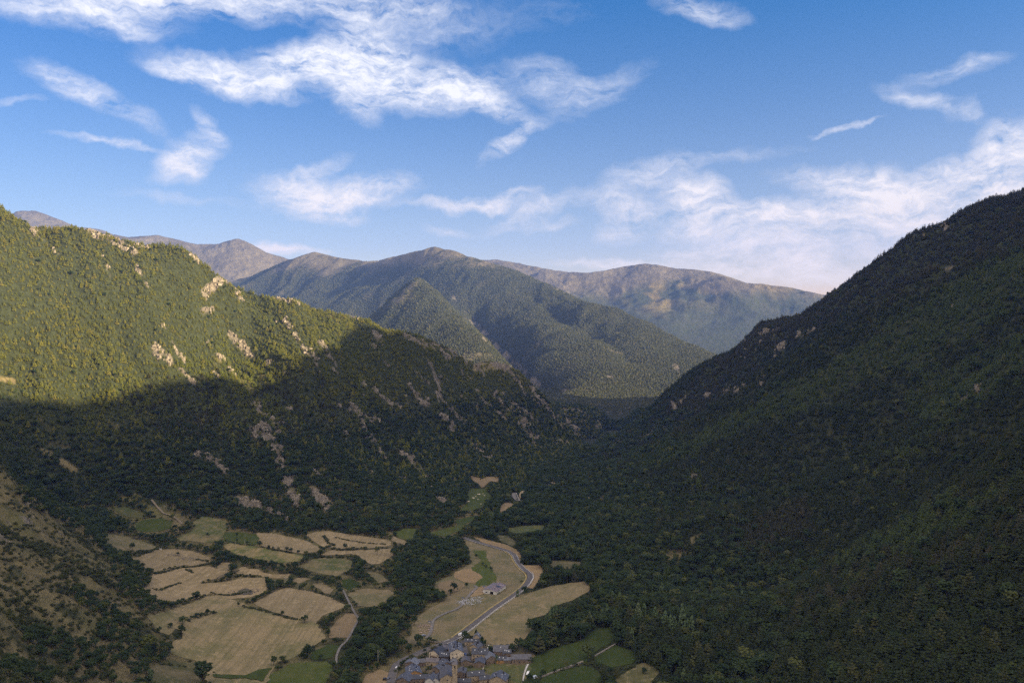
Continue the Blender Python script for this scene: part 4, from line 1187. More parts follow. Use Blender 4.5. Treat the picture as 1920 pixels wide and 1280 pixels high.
# cars
M_RUB = plain('tyre_rubber', (.02, .02, .02), .9, .1, 1)
def car(px, py, rot, col, name, label, cat, van=False):
    x, y = (px, py) if abs(px) < 0 else Uxy(px, py)
    r = bpy.data.objects.new(name, None); COL.objects.link(r)
    r.location = (x, y, float(terr(x, y)) + 1.05); r.rotation_euler = (0, 0, -R(rot)); tag(r, label, cat)
    L_, W_ = (5.4, 2.0) if van else (4.3, 1.8)
    m = plain('car_paint', col, .35, .05, 1, .5)
    if van: prof = [(-L_ / 2, .35), (L_ / 2, .35), (L_ / 2, 1.0), (L_ / 2 - .5, 1.2), (L_ / 2 - 1.3, 2.2), (-L_ / 2, 2.25)]
    else: prof = [(-L_ / 2, .32), (L_ / 2, .32), (L_ / 2, .75), (L_ / 2 - 1.1, .92), (L_ / 2 - 1.8, 1.42), (-L_ / 2 + .8, 1.45), (-L_ / 2 + .1, .95)]
    n = len(prof)
    vs = [(-W_ / 2, a_, b_) for a_, b_ in prof] + [(W_ / 2, a_, b_) for a_, b_ in prof]
    fs = [tuple(range(n))[::-1], tuple(range(n, 2 * n))] + [(i, (i + 1) % n, n + (i + 1) % n, n + i) for i in range(n)]
    child('body', vs, fs, m, r)
    vs, fs = [], []
    if not van: box_into(vs, fs, -W_ / 2 - .02, W_ / 2 + .02, -L_ / 2 + .9, L_ / 2 - 1.75, .98, 1.32)
    else: box_into(vs, fs, -W_ / 2 - .02, W_ / 2 + .02, L_ / 2 - 2.1, L_ / 2 - 1.25, 1.3, 1.95)
    child('window', vs, fs, M_GLASS, r)
    for sx in (-1, 1):
        for yy in (-L_ * .31, L_ * .31):
            vs, fs = [], []
            for k in range(10):
                a_ = 6.283 * k / 10
                for xx in (sx * W_ / 2 - .1, sx * W_ / 2 + .1): vs.append((xx, yy + .33 * math.cos(a_), .33 + .33 * math.sin(a_)))
            fs = [(2 * k, 2 * k + 1, (2 * k + 3) % 20, (2 * k + 2) % 20) for k in range(10)] + [tuple(range(0, 20, 2)), tuple(range(1, 20, 2))[::-1]]
            child('wheel', vs, fs, M_RUB, r)
car(*V(882, 154), 42, (.80, .80, .78), 'van', 'white van driving on the main road just above the village', 'van', True)
car(*V(922, 330), -25, (.05, .09, .25), 'car', 'dark blue car parked beside the tallest house', 'car')
car(*V(941, 366), -25, (.70, .71, .72), 'car', 'silver white car parked on the village street', 'car')
car(*V(203, 552), 70, (.03, .03, .035), 'car', 'black car at the left on the dry plot by the road curve', 'car')
car(*V(232, 548), 8, (.10, .11, .14), 'car', 'dark grey car close to the road curve', 'car')
car(*V(312, 448), 30, (.62, .63, .65), 'car', 'pale grey car on the inner side of the road curve', 'car')
car(*V(1490, 492), 15, (.80, .80, .78), 'car', 'upper white car beside the footpath right of the lawn', 'car')
car(*V(1484, 508), 15, (.78, .78, .78), 'car', 'lower white car beside the footpath right of the lawn', 'car')
car(*V(1548, 542), 62, (.55, .60, .68), 'van', 'pale blue grey van under the trees right of the village', 'van', True)
car(*V(550, 160), 60, (.25, .28, .36), 'car', 'grey blue car at the end of the farm track', 'car')

# poles
M_POLE = plain('weathered_pole', (.42, .39, .33), .9, .2, 2)
M_WIRE = plain('insulator_glass', (.20, .22, .22), .4, .1, 1)
def pole(px, py, h, label, twin=False):
    x, y = Uxy(px, py)
    r = bpy.data.objects.new('utility_pole', None); COL.objects.link(r); r.location = (x, y, float(terr(x, y))); tag(r, label, 'utility pole', 'utility poles across the valley')
    for sx in ((-.9, .9) if twin else (0,)):
        vs, fs = [], []
        for i, (zz, rr_) in enumerate(((-1, .26), (h, .17))):
            for k in range(8): vs.append((sx + rr_ * math.cos(k * .7854), rr_ * math.sin(k * .7854), zz))
        fs = [(k, (k + 1) % 8, 8 + (k + 1) % 8, 8 + k) for k in range(8)] + [tuple(range(8, 16))]
        child('mast', vs, fs, M_POLE, r)
    vs, fs = [], []; box_into(vs, fs, -1.3, 1.3, -.36, -.22, h - .7, h - .55); child('crossarm', vs, fs, M_POLE, r)
    for sx in (-1.1, 0, 1.1):
        vs, fs = [], []; box_into(vs, fs, sx - .08, sx + .08, -.37, -.21, h - .55, h - .25); child('insulator', vs, fs, M_WIRE, r)
pole(*Z3([(828, 382)])[0], 12, 'utility pole at the top of the long green field with dry streaks')
pole(*Z3([(888, 347)])[0], 8, 'short utility pole in the small green meadow with young trees')
pole(*Z3([(1315, 772)])[0], 13, 'lone utility pole in the dry field right of the largest field')
pole(*Z3([(1497, 952)])[0], 11, 'utility pole on the tan plot beside the lane')
pole(*Z3([(1501, 212)])[0], 12, 'utility pole at the wood edge above the pale terraced field')
pole(*Z3([(1745, 1112)])[0], 13, 'pale yellow utility pole in the clearing left of the village road')
pole(*Z3([(1148, 600)])[0], 10, 'double utility pole among the hedges', True)

# walls and barriers
def wall(px, w, h, mat, name, label, cat, off=0, sm=1):
    o, c = ribbon(name, px, w, mat, 0.0, label, off=off, smooth=sm, height=h, kind=None, dens=3.0)
    o['category'] = cat
    return o
wall(Z5(ROADPX[8:17]), .5, 1.9, M_PALE, 'road_parapet', 'pale parapet along the right side of the main road', 'parapet', off=-4.0, sm=2)
wall(Z5(ROADPX[18:24]), .4, 1.6, M_STONEW, 'roadside_wall', 'low stone wall on the inner side of the village road curve', 'wall', off=-3.9, sm=2)
wall(Z7([(100, 1135), (240, 1080), (400, 1025), (560, 965)]), 1.4, 1.3, M_STONEW, 'stone_wall', 'bushy dry stone wall between the two deep green meadows', 'stone wall')
wall(Z7([(690, 905), (800, 840), (930, 765)]), 1.2, 1.2, M_STONEW, 'stone_wall', 'dry stone wall left of the enclosed deep green meadow', 'stone wall')
wall(Z1([(905, 420), (960, 425), (1010, 432)]), .5, 3.4, ST['brown'], 'garden_wall', 'high brown garden wall below the street', 'wall')
wall(Z1([(1102, 418), (1085, 450), (1062, 478)]), .35, .9, M_PALE, 'garden_wall', 'thin pale wall between garden and lawn', 'wall')
wall(Z1([(1475, 412), (1455, 470), (1440, 530), (1436, 590)]), .4, 1.1, M_STONEW, 'stone_wall', 'dark low wall on the right side of the lawn', 'stone wall')
wall(Z1([(1300, 590), (1436, 588)]), .4, 1.1, M_STONEW, 'stone_wall', 'stone wall closing the lawn at the bottom edge', 'stone wall')
wall(Z1([(1130, 345), (1120, 320), (1136, 282)]), .6, 5.5, M_PALE, 'gable_wall', 'bright bare gable wall right of the house with four skylights', 'wall')
wall(Z1([(620, 208), (690, 212), (740, 206)]), .5, 1.4, M_STONEW, 'stone_wall', 'low dark wall beside the dirt path above the village', 'stone wall')
wall(Z5([(786, 222), (792, 240), (806, 262)]), .6, 2.0, M_PALE, 'road_parapet', 'pale wall of the gorge road bend', 'parapet', off=-4)
# gorge road cutting with a dark tunnel mouth
x_, y_ = Uxy(*Z5([(806, 250)])[0])
tb = bpy.data.objects.new('rock_portal', None); COL.objects.link(tb); tb.location = (x_ + 9, y_ + 6, float(terr(x_, y_))); tag(tb, 'pale rock face with a dark tunnel mouth beside the gorge road', 'rock portal')
vs, fs = [], []
rg = random.Random(3)
nx, nz = 9, 8
for j in range(nz):
    for i in range(nx):
        u = i / (nx - 1) * 2 - 1; v = j / (nz - 1)
        vs.append((u * 8 * (1 - .35 * v) + rg.uniform(-.5, .5), v * 5 + rg.uniform(-.5, .5), -2 + v * 14 * (1 - .3 * u * u) + rg.uniform(-.4, .4)))
for j in range(nz - 1):
    for i in range(nx - 1): a_ = j * nx + i; fs.append((a_, a_ + 1, a_ + nx + 1, a_ + nx))
n = len(vs)
for i in range(nx): vs.append((vs[i][0], 12, -2))
for i in range(nx): vs.append((vs[(nz - 1) * nx + i][0], 12, vs[(nz - 1) * nx + i][2] - 2))
for i in range(nx - 1): fs.append(((nz - 1) * nx + i, (nz - 1) * nx + i + 1, n + nx + i + 1, n + nx + i))
child('rock_face', vs, fs, plain('pale_rock', (.34, .28, .19), .95, .4, .5), tb)
vs, fs = [], []
for k in range(12):
    a_ = math.pi * k / 11; vs.append((-.5 + 2.3 * math.cos(a_), .2, 3.2 + 2.6 * math.sin(a_)))
vs += [(-2.8, -.6, .4), (1.8, -.6, .4)]
n = len(vs); vs += [(a_, b_ + 3.5, c_) for a_, b_, c_ in vs]
fs = [tuple(range(12)) + (12, 13), tuple(range(n + 13, n - 1, -1))] + [(i, (i + 1) % n, n + (i + 1) % n, n + i) for i in range(n)]
child('tunnel_mouth', vs, fs, M_BLACK, tb)

# boulders and rubble
M_BOULD = plain('pale_boulder', (.50, .44, .33), .95, .3, 1)
def boulder(px, py, r_, label, group=None):
    x, y = Uxy(px, py); vs, fs = [], []
    rg = np.random.default_rng(int(px * 10))
    import bmesh
    bm = bmesh.new(); bmesh.ops.create_icosphere(bm, subdivisions=2, radius=r_)
    for v in bm.verts:
        k = 1 + .35 * float(gnoise(np.array([v.co.x / r_ * 1.3 + px]), np.array([v.co.y / r_ * 1.3 + v.co.z]), 5)[0])
        v.co = Vector((v.co.x * k * 1.3, v.co.y * k, v.co.z * k * .6))
    me = bpy.data.meshes.new('boulder'); bm.to_mesh(me); bm.free(); me.materials.append(M_BOULD)
    o = bpy.data.objects.new('boulder', me); COL.objects.link(o); o.location = (x, y, float(terr(x, y)) + .35 + r_ * .2)
    tag(o, label, 'boulder', group)
for i, (a_, b_, r_, lb) in enumerate(((437, 430, 2.2, 'largest pale boulder in the far green meadow'), (505, 420, 1.1, 'pale boulder at the upper right of the far green meadow'),
     (530, 447, 1.1, 'pale boulder at the right edge of the far green meadow'), (385, 465, 1.2, 'pale boulder left below the largest one in the far green meadow'),
     (340, 492, 2.0, 'low wide boulder in the middle left of the far green meadow'), (255, 553, 2.2, 'pale boulder at the left edge of the far green meadow'),
     (425, 515, 1.3, 'flat pale boulder in the middle of the far green meadow'), (470, 592, 1.1, 'lowest pale boulder in the far green meadow'))):
    boulder(850 + a_ / 9.14, 880 + b_ / 9.14, r_, lb, 'boulders in the far green meadow')


def heap(name, px, py, n, rad, c, label):
    x, y = Uxy(px, py); vs, fs = [], []
    rg = np.random.default_rng(int(px))
    for i in range(n):
        a_ = rg.uniform(0, 6.28); q = rad * math.sqrt(rg.uniform(0, 1)); s_ = rg.uniform(.25, .8)
        cx, cy = x + q * math.cos(a_) * 1.6, y + q * math.sin(a_)
        m0 = len(vs)
        for d_ in ((1, 0, 0), (-1, 0, 0), (0, 1, 0), (0, -1, 0), (0, 0, 1), (0, 0, -1)):
            vs.append((cx + d_[0] * s_ * rg.uniform(.6, 1.4), cy + d_[1] * s_ * rg.uniform(.6, 1.4), float(terr(cx, cy)) + .9 + d_[2] * s_ * .7))
        for (p, q2, r2) in ((0, 2, 4), (2, 1, 4), (1, 3, 4), (3, 0, 4), (2, 0, 5), (1, 2, 5), (3, 1, 5), (0, 3, 5)): fs.append((m0 + p, m0 + q2, m0 + r2))
    me = bpy.data.meshes.new(name); me.from_pydata([tuple(map(float, v)) for v in vs], [], fs); me.materials.append(c); me.update()
    o = bpy.data.objects.new(name, me); COL.objects.link(o); tag(o, label, kind='stuff')
M_GRAV = plain('grey_rubble', (.42, .43, .46), .95, .3, 1)
M_JUNK = plain('red_white_scrap', (.36, .27, .25), .8, .6, 1.2)
heap('rubble', *ZT([(870, 520)])[0], 170, 9, M_GRAV, 'grey rubble dumped beside the farm track')
heap('rubble', *ZT([(960, 455)])[0], 50, 7, M_GRAV, 'grey rubble strip leading from the track to the barn')
heap('scrap', *ZT([(150, 915)])[0], 40, 5, M_JUNK, 'heap of reddish and white scrap left of the farm track')
heap('scrap', *ZT([(140, 990)])[0], 22, 6, M_JUNK, 'scattered scrap below the scrap heap')
heap('scrap', *ZT([(1000, 345)])[0], 22, 4, M_JUNK, 'rusty farm scrap in front of the barn')
heap('rubble', *Z3([(880, 650)])[0], 120, 11, plain('dark_rubble', (.13, .12, .13), .95, .3, 1), 'dark gravel heap in the terrace field')
heap('rubble', *Z3([(440, 412)])[0], 60, 7, M_STONEW, 'stony ridge in the ridge field, upper part')
heap('rubble', *Z3([(510, 440)])[0], 70, 8, M_STONEW, 'stony ridge in the ridge field, lower part')

# ------------------------------------------------------------------ trees
def foliage_mat(name, cols, gloss=.6, stand=.5):
    m, N, b = newmat(name, .85, .12)
    oi = N.n('ShaderNodeObjectInfo')
    rnd = oi.outputs['Random']
    big = N.noise(oi.outputs['Location'], .006, 4, .6)
    mid_ = N.noise(oi.outputs['Location'], .035, 3, .6)
    pos = N.n('ShaderNodeTexCoord').outputs['Object']
    loc = N.noise(pos, 1.1, 3, .7)
    c = N.mix(rnd, cols[0], cols[1])
    c = N.mix(N.map(N.m('ADD', N.m('MULTIPLY', big, .6), N.m('MULTIPLY', mid_, .4)), .42, .62, 0, stand), c, cols[2])
    c = N.mix(N.map(rnd, .86, .97, 0, .7), c, cols[3])
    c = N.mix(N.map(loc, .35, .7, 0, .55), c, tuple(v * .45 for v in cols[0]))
    N.link(c, b.inputs['Base Color'])
    b.inputs['Subsurface Weight'].default_value = 0
    return m


M_PINE = foliage_mat('pine_needles', [(.095, .108, .024), (.20, .195, .034), (.125, .16, .035), (.21, .185, .045)])  # pine colour lifted towards the sunlit look of the left slope
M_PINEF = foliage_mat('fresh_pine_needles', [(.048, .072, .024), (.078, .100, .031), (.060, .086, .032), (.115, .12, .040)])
M_PINE_SHADE = foliage_mat('dark_pine_needles', [(.024, .036, .016), (.050, .060, .023), (.034, .050, .022), (.085, .085, .032)])  # same pine, shade of the right slope darkened into the needle colour
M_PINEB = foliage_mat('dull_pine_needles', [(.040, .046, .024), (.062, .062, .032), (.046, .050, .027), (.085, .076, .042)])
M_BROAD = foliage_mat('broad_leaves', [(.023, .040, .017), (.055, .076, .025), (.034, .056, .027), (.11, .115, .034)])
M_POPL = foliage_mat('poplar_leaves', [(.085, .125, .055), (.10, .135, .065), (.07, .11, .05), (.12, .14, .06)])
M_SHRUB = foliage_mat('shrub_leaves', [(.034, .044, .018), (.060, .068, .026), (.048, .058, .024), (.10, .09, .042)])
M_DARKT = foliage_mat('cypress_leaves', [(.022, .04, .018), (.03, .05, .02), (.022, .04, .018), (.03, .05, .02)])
M_TRUNK = plain('bark', (.085, .065, .048), .95, .4, 3.0)


def clump(vs, fs, c, r, rg, sq=.75):
    """one ragged leaf clump: an octahedron with each corner pushed about"""
    n = len(vs)
    d = [(1, 0, 0), (-1, 0, 0), (0, 1, 0), (0, -1, 0), (0, 0, 1), (0, 0, -1)]
    a = rg.uniform(0, 6.28); ca, sa = math.cos(a), math.sin(a)
    for (x_, y_, z_) in d:
        k = r * rg.uniform(.6, 1.25)
        x2, y2 = x_ * ca - y_ * sa, x_ * sa + y_ * ca
        vs.append((c[0] + x2 * k + rg.uniform(-.2, .2) * r, c[1] + y2 * k + rg.uniform(-.2, .2) * r, c[2] + z_ * k * sq + rg.uniform(-.15, .15) * r))
    for (i, j, k) in ((0, 2, 4), (2, 1, 4), (1, 3, 4), (3, 0, 4), (2, 0, 5), (1, 2, 5), (3, 1, 5), (0, 3, 5)):
        fs.append((n + i, n + j, n + k))


def spray(vs, fs, c, r, rg, outv):
    """a flat leafy spray sticking out of the crown"""
    n = len(vs)
    u = np.array(outv, float); u /= max(np.linalg.norm(u), 1e-5)
    s = np.cross(u, rg.normal(size=3)); s /= max(np.linalg.norm(s), 1e-5)
    c = np.array(c)
    for q in (c - s * r * .5, c + u * r * 1.3 + s * r * .1, c + s * r * .5, c + u * r * .2 + np.array([0, 0, r * .45])):
        vs.append(tuple(q))
    fs.append((n, n + 1, n + 3)); fs.append((n + 3, n + 1, n + 2))


def crown_mesh(kind, seed):
    """crown for a tree of unit height, trunk foot at the origin"""
    rg = np.random.default_rng(seed); vs, fs = [], []
    if kind == 'pine':
        nl = 8
        for i in range(nl):
            t = i / (nl - 1)
            zc = .26 + .68 * t
            rad = .27 * (1 - t) ** .75 + .02
            k = max(2, int(9 * (1 - t) + 2))
            a0 = rg.uniform(0, 6.28)
            for j in range(k):
                a = a0 + 6.283 * j / k + rg.uniform(-.35, .35); rr_ = rad * rg.uniform(.55, 1.1)
                c = (math.cos(a) * rr_, math.sin(a) * rr_, zc + rg.uniform(-.04, .04) - .10 * rr_)
                clump(vs, fs, c, .095 * (1.25 - .6 * t) * rg.uniform(.7, 1.2), rg, .6)
                if rg.random() < .6: spray(vs, fs, c, .10, rg, (c[0], c[1], .04))
        clump(vs, fs, (0, 0, .97), .04, rg, 1.6)
    elif kind == 'round':
        lobes = [(rg.uniform(-.17, .17), rg.uniform(-.17, .17), rg.uniform(.42, .74), rg.uniform(.17, .26)) for _ in range(6)] + [(0, 0, .62, .27)]
        for (lx, ly, lz, lr) in lobes:
            for j in range(15):
                d = rg.normal(size=3); d /= np.linalg.norm(d)
                if d[2] < -.5: d[2] *= -1
                c = np.array((lx, ly, lz)) + d * lr * rg.uniform(.7, 1.08)
                clump(vs, fs, c, .068 * rg.uniform(.7, 1.35), rg, .8)
                if rg.random() < .45: spray(vs, fs, c, .07, rg, d)
    elif kind == 'tall':
        for i in range(62):
            t = rg.uniform(0, 1); a = rg.uniform(0, 6.28)
            rad = .13 * math.sin(math.pi * min(1, .12 + t * .88)) ** .6 * rg.uniform(.6, 1.1)
            c = (math.cos(a) * rad, math.sin(a) * rad, .12 + .85 * t)
            clump(vs, fs, c, .055 * rg.uniform(.7, 1.3), rg, 1.5)
            if rg.random() < .4: spray(vs, fs, c, .06, rg, (c[0], c[1], .2))
    elif kind == 'shrub':
        for i in range(34):
            a = rg.uniform(0, 6.28); rad = .62 * math.sqrt(rg.uniform(0, 1)); h_ = rg.uniform(.12, .8) * math.sqrt(max(0, 1 - (rad / .78) ** 2))
            c = (math.cos(a) * rad, math.sin(a) * rad * .8, h_)
            clump(vs, fs, c, .17 * rg.uniform(.7, 1.3), rg, .8)
            if rg.random() < .5: spray(vs, fs, c, .17, rg, (c[0], c[1], .3))
    elif kind == 'tiny':      # a tree seen from kilometres away
        for i in range(5):
            t = i / 4
            clump(vs, fs, (rg.uniform(-.08, .08), rg.uniform(-.08, .08), .2 + .65 * t), .30 * (1 - t) + .07, rg, .8)
    return vs, fs


def trunk_mesh(kind, seed):
    rg = np.random.default_rng(seed + 500); vs, fs = [], []
    top = {'pine': .85, 'round': .6, 'tall': .8}.get(kind, .3)
    r0 = {'pine': .022, 'round': .035, 'tall': .02}.get(kind, .03)
    rings = 5; sides = 5
    bx_, by_ = rg.uniform(-.03, .03, 2)
    for i in range(rings):
        t = i / (rings - 1); r = r0 * (1 - .8 * t)
        for k in range(sides):
            a = 6.283 * k / sides
            vs.append((bx_ * t * t + r * math.cos(a), by_ * t * t + r * math.sin(a), -.06 + (top + .06) * t))
    for i in range(rings - 1):
        for k in range(sides):
            fs.append((i * sides + k, i * sides + (k + 1) % sides, (i + 1) * sides + (k + 1) % sides, (i + 1) * sides + k))
    if kind == 'round':       # limbs
        for b_ in range(4):
            a = b_ * 1.6 + rg.uniform(-.3, .3); n = len(vs)
            p0 = np.array((0, 0, .25 + .05 * b_)); p1 = np.array((.2 * math.cos(a), .2 * math.sin(a), .5 + .06 * b_))
            for k in range(3):
                w = np.array((math.cos(2.1 * k), math.sin(2.1 * k), 0))
                vs.append(tuple(p0 + w * .014))
            vs.append(tuple(p1))
            for k in range(3): fs.append((n + k, n + (k + 1) % 3, n + 3))
    return vs, fs


def mk(name, vs, fs, mat):
    me = bpy.data.meshes.new(name); me.from_pydata([tuple(map(float, v)) for v in vs], [], fs); me.materials.append(mat); me.update()
    return me


KMAT = {'pine': M_PINE_SHADE, 'round': M_BROAD, 'tall': M_POPL, 'shrub': M_SHRUB, 'tiny': M_PINE}
PROTO = {}      # kind -> list of (crown mesh, trunk mesh)
for kd, nv in (('pine', 5), ('round', 5), ('tall', 3), ('shrub', 4)):
    PROTO[kd] = []
    for s_ in range(nv):
        cv, cf = crown_mesh(kd, 40 + s_); tv, tf = trunk_mesh(kd, 40 + s_)
        PROTO[kd].append((mk('crown', cv, cf, KMAT[kd]), mk('trunk', tv, tf, M_TRUNK)))


def joined(kd, s_, mat=None):
    cv, cf = crown_mesh(kd, 40 + s_); tv, tf = trunk_mesh(kd, 40 + s_)
    n = len(cv)
    me = bpy.data.meshes.new('wood_tree'); me.from_pydata([tuple(map(float, v)) for v in cv + tv], [], cf + [tuple(i + n for i in f) for f in tf])
    me.materials.append(mat or KMAT[kd]); me.materials.append(M_TRUNK)
    mi = np.zeros(len(me.polygons), np.int32); mi[len(cf):] = 1
    me.polygons.foreach_set('material_index', mi); me.update()
    return me


def wood_collection(name, kinds):
    """source trees for one wood (kept out of the scene, only instanced by it)"""
    c = bpy.data.collections.new(name)
    k = 0
    for (kd, s_, mt) in kinds:
        o = bpy.data.objects.new('%s_%02d' % (name, k), joined(kd, s_, mt)); c.objects.link(o); k += 1
    return c


def wood(name, pos, hgt_, wid, rot, idx, coll, label):
    """a wood that nobody could count: one object of points, a tree standing on each"""
    me = bpy.data.meshes.new(name)
    me.vertices.add(len(pos)); me.vertices.foreach_set('co', pos.astype(np.float32).ravel())
    sc = np.stack([wid, wid, hgt_], -1).astype(np.float32)
    a = me.attributes.new('tsc', 'FLOAT_VECTOR', 'POINT'); a.data.foreach_set('vector', sc.ravel())
    ro = np.stack([rng.uniform(-.05, .05, len(pos)), rng.uniform(-.05, .05, len(pos)), rot], -1).astype(np.float32)
    a = me.attributes.new('trot', 'FLOAT_VECTOR', 'POINT'); a.data.foreach_set('vector', ro.ravel())
    a = me.attributes.new('tix', 'INT', 'POINT'); a.data.foreach_set('value', idx.astype(np.int32))
    me.update()
    o = bpy.data.objects.new(name, me); COL.objects.link(o)
    g = bpy.data.node_groups.new(name, 'GeometryNodeTree')
    g.interface.new_socket('Geometry', in_out='INPUT', socket_type='NodeSocketGeometry')
    g.interface.new_socket('Geometry', in_out='OUTPUT', socket_type='NodeSocketGeometry')
    gi = g.nodes.new('NodeGroupInput'); go = g.nodes.new('NodeGroupOutput')
    ci = g.nodes.new('GeometryNodeCollectionInfo'); ci.inputs['Collection'].default_value = coll
    ci.inputs['Separate Children'].default_value = True; ci.inputs['Reset Children'].default_value = True
    ip = g.nodes.new('GeometryNodeInstanceOnPoints')
    m2p = g.nodes.new('GeometryNodeMeshToPoints')
    g.links.new(gi.outputs[0], m2p.inputs[0]); g.links.new(m2p.outputs[0], ip.inputs['Points'])
    g.links.new(ci.outputs[0], ip.inputs['Instance'])
    ip.inputs['Pick Instance'].default_value = True
    def at(nm, ty, sock):
        n = g.nodes.new('GeometryNodeInputNamedAttribute'); n.data_type = ty; n.inputs['Name'].default_value = nm
        g.links.new(n.outputs['Attribute'], sock)
    at('tix', 'INT', ip.inputs['Instance Index']); at('tsc', 'FLOAT_VECTOR', ip.inputs['Scale'])
    n = g.nodes.new('GeometryNodeInputNamedAttribute'); n.data_type = 'FLOAT_VECTOR'; n.inputs['Name'].default_value = 'trot'
    e = g.nodes.new('FunctionNodeEulerToRotation'); g.links.new(n.outputs['Attribute'], e.inputs[0]); g.links.new(e.outputs[0], ip.inputs['Rotation'])
    g.links.new(ip.outputs[0], go.inputs[0])
    md = o.modifiers.new('trees', 'NODES'); md.node_group = g
    tag(o, label, kind='stuff')
    print(name, len(pos))
    return o


# candidate places -------------------------------------------
elev = (Z - CAMZ) / rs[None]
HORI = np.maximum.accumulate(elev, 1)
HORI = np.concatenate([np.full((NA, 3), -9, np.float32), HORI[:, :-3]], 1)


def visible(x, y, z, top, margin=14.0):
    a = np.arctan2(x, y); r = np.hypot(x, y)
    i = np.clip(np.rint(np.interp(a, AZ, np.arange(NA))).astype(int), 0, NA - 1)
    j = np.clip(np.interp(r, rs, np.arange(NR)).astype(int), 0, NR - 1)
    ok = (z + top + margin - CAMZ) / r >= HORI[i, j]
    tx = x / y
    px = 960 + tx * F
    pyy = (z + top - CAMZ) / np.maximum(y, 1)
    return ok & (y > 300) & (px > -240) & (px < 2180) & (pyy > -.50)


def jitter(x0, x1, y0, y1, s):
    gx, gy = np.meshgrid(np.arange(x0, x1, s), np.arange(y0, y1, s))
    gx = gx + (np.arange(gx.shape[0]) % 2)[:, None] * s * .5
    gx = gx.ravel() + rng.uniform(-.42, .42, gx.size) * s; gy = gy.ravel() + rng.uniform(-.42, .42, gy.size) * s
    return gx, gy


ANY = np.zeros(0)
openpolys = OPEN


def in_open(x, y, grow=0):
    o = np.zeros(x.shape, bool)
    for pl in openpolys:
        p = np.array(pl); b0 = p.min(0); b1 = p.max(0)
        m = (x > b0[0]) & (x < b1[0]) & (y > b0[1]) & (y < b1[1])
        if m.any(): o[m] |= inpoly(x[m], y[m], pl)
    return o


gx, gy = jitter(-1500, 1700, 380, 2950, 5.6)
gz = terr(gx, gy)
vis = visible(gx, gy, gz, 10)
gx, gy, gz = gx[vis], gy[vis], gz[vis]
lay = grid_at(LAY, gx, gy)
den = grid_at(TREE, gx, gy)
nh = grid_at(NH, gx, gy) > .5
keep = (lay == 0) & (rng.random(gx.size) < den * .97) & ~in_open(gx, gy)
gx, gy, gz, nh = gx[keep], gy[keep], gz[keep], nh[keep]
axx = np.interp(gy, [0, 750, 1400, 1800, 2200, 2600], [0, -60, -20, 70, 215, 330])
right = gx > axx
# conifers up the slopes, broadleaved trees on the floor and in the folds
alt = gz + 40 * fbm(gx, gy, 180, 3, 301)
pine_p = np.where(right, .25 + sst(alt, -5, 30) * .67, sst(alt, 60, 150) * .92 + .05)
pine_p = np.where((gy > 1500) & (gz < 60), .3, pine_p)
isp = (rng.random(gx.size) < pine_p) & ~nh
tall_spot = np.array([Uxy(*p) for p in Z7([(130,560),(210,540),(260,470),(160,500),(1560,640),(1720,650),(780,470),(1210,500),(520,350),(960,330),(1400,560),(1640,480)])])
tall = np.zeros(gx.size, bool)
for (tx_, ty_) in tall_spot: tall |= (np.hypot(gx - tx_, gy - ty_) < 7)
tall |= (rng.random(gx.size) < .012) & (gz < 40) & ~nh & right & (gy < 1000)
sizev = (.62 + .95 * rng.random(gx.size) ** 1.6) * (1 + .45 * fbm(gx, gy, 45, 3, 305))
H_ = np.where(isp, 8.6, 8.2) * sizev
H_ = np.where(right, H_ * (1.15 + .25 * sst(-gy, -1100, -600)), H_ * (.95 + .1 * sst(-gy, -1500, -900)))
H_ = np.where(~right & (gz > 90), H_ * .84, H_)
Wd = H_ * np.where(isp, rng.uniform(.82, 1.15, gx.size), rng.uniform(1.0, 1.3, gx.size))
H_ = np.where(tall, 13.5 * sizev, H_); Wd = np.where(tall, 13.0 * sizev, Wd)
small = nh
H_ = np.where(small, rng.uniform(2.2, 5.0, gx.size) * (.75 + .6 * sst(fbm(gx, gy, 90, 2, 311), -.2, .4)), H_)
Wd = np.where(small, H_ * rng.uniform(.9, 1.4, gx.size), Wd)
NHW = stroke([(40, 930, 200, 1010, 14, 1), (200, 1010, 285, 1095, 20, 1), (255, 1095, 300, 1150, 26, 1), (60, 1200, 190, 1240, 26, 1), (190, 1180, 280, 1230, 20, 1), (10, 1250, 90, 1275, 14, 1), (150, 1120, 250, 1180, 18, .8), (240, 1240, 290, 1270, 14, .8)], 0)
nhw = grid_at(NHW, gx, gy)
# bigger trees gather at the toe of the scrub hillside
toe = small & (gz < 45 + 25 * fbm(gx, gy, 70, 2, 313)) & (fbm(gx, gy, 60, 2, 317) > -.15)
toeT = (toe & (rng.random(gx.size) < .6)) | (small & (nhw > .5))
kindv = np.where(isp, 0, 1); kindv = np.where(tall, 2, kindv); kindv = np.where(small, 3, kindv); kindv = np.where(toeT, 1, kindv)
H_ = np.where(toeT, rng.uniform(5, 8.5, gx.size), H_); Wd = np.where(toeT, H_ * 1.25, Wd)
rotv = rng.uniform(0, 6.283, gx.size)
near_f = np.zeros(gx.size, bool)
patchw = (gx < -45) & (gy < 1360) & (gz < 34) & ~nh
for k in range(8):
    near_f |= in_open(gx + 8.5 * math.cos(k * .785), gy + 12 * math.sin(k * .785))
thin = patchw & near_f & (rng.random(gx.size) < .38)
H_ = np.where(patchw & near_f, H_ * .82, H_); Wd = np.where(patchw & near_f, Wd * .85, Wd)
gx, gy, gz, nh, right, H_, Wd, kindv, rotv = [a_[~thin] for a_ in (gx, gy, gz, nh, right, H_, Wd, kindv, rotv)]
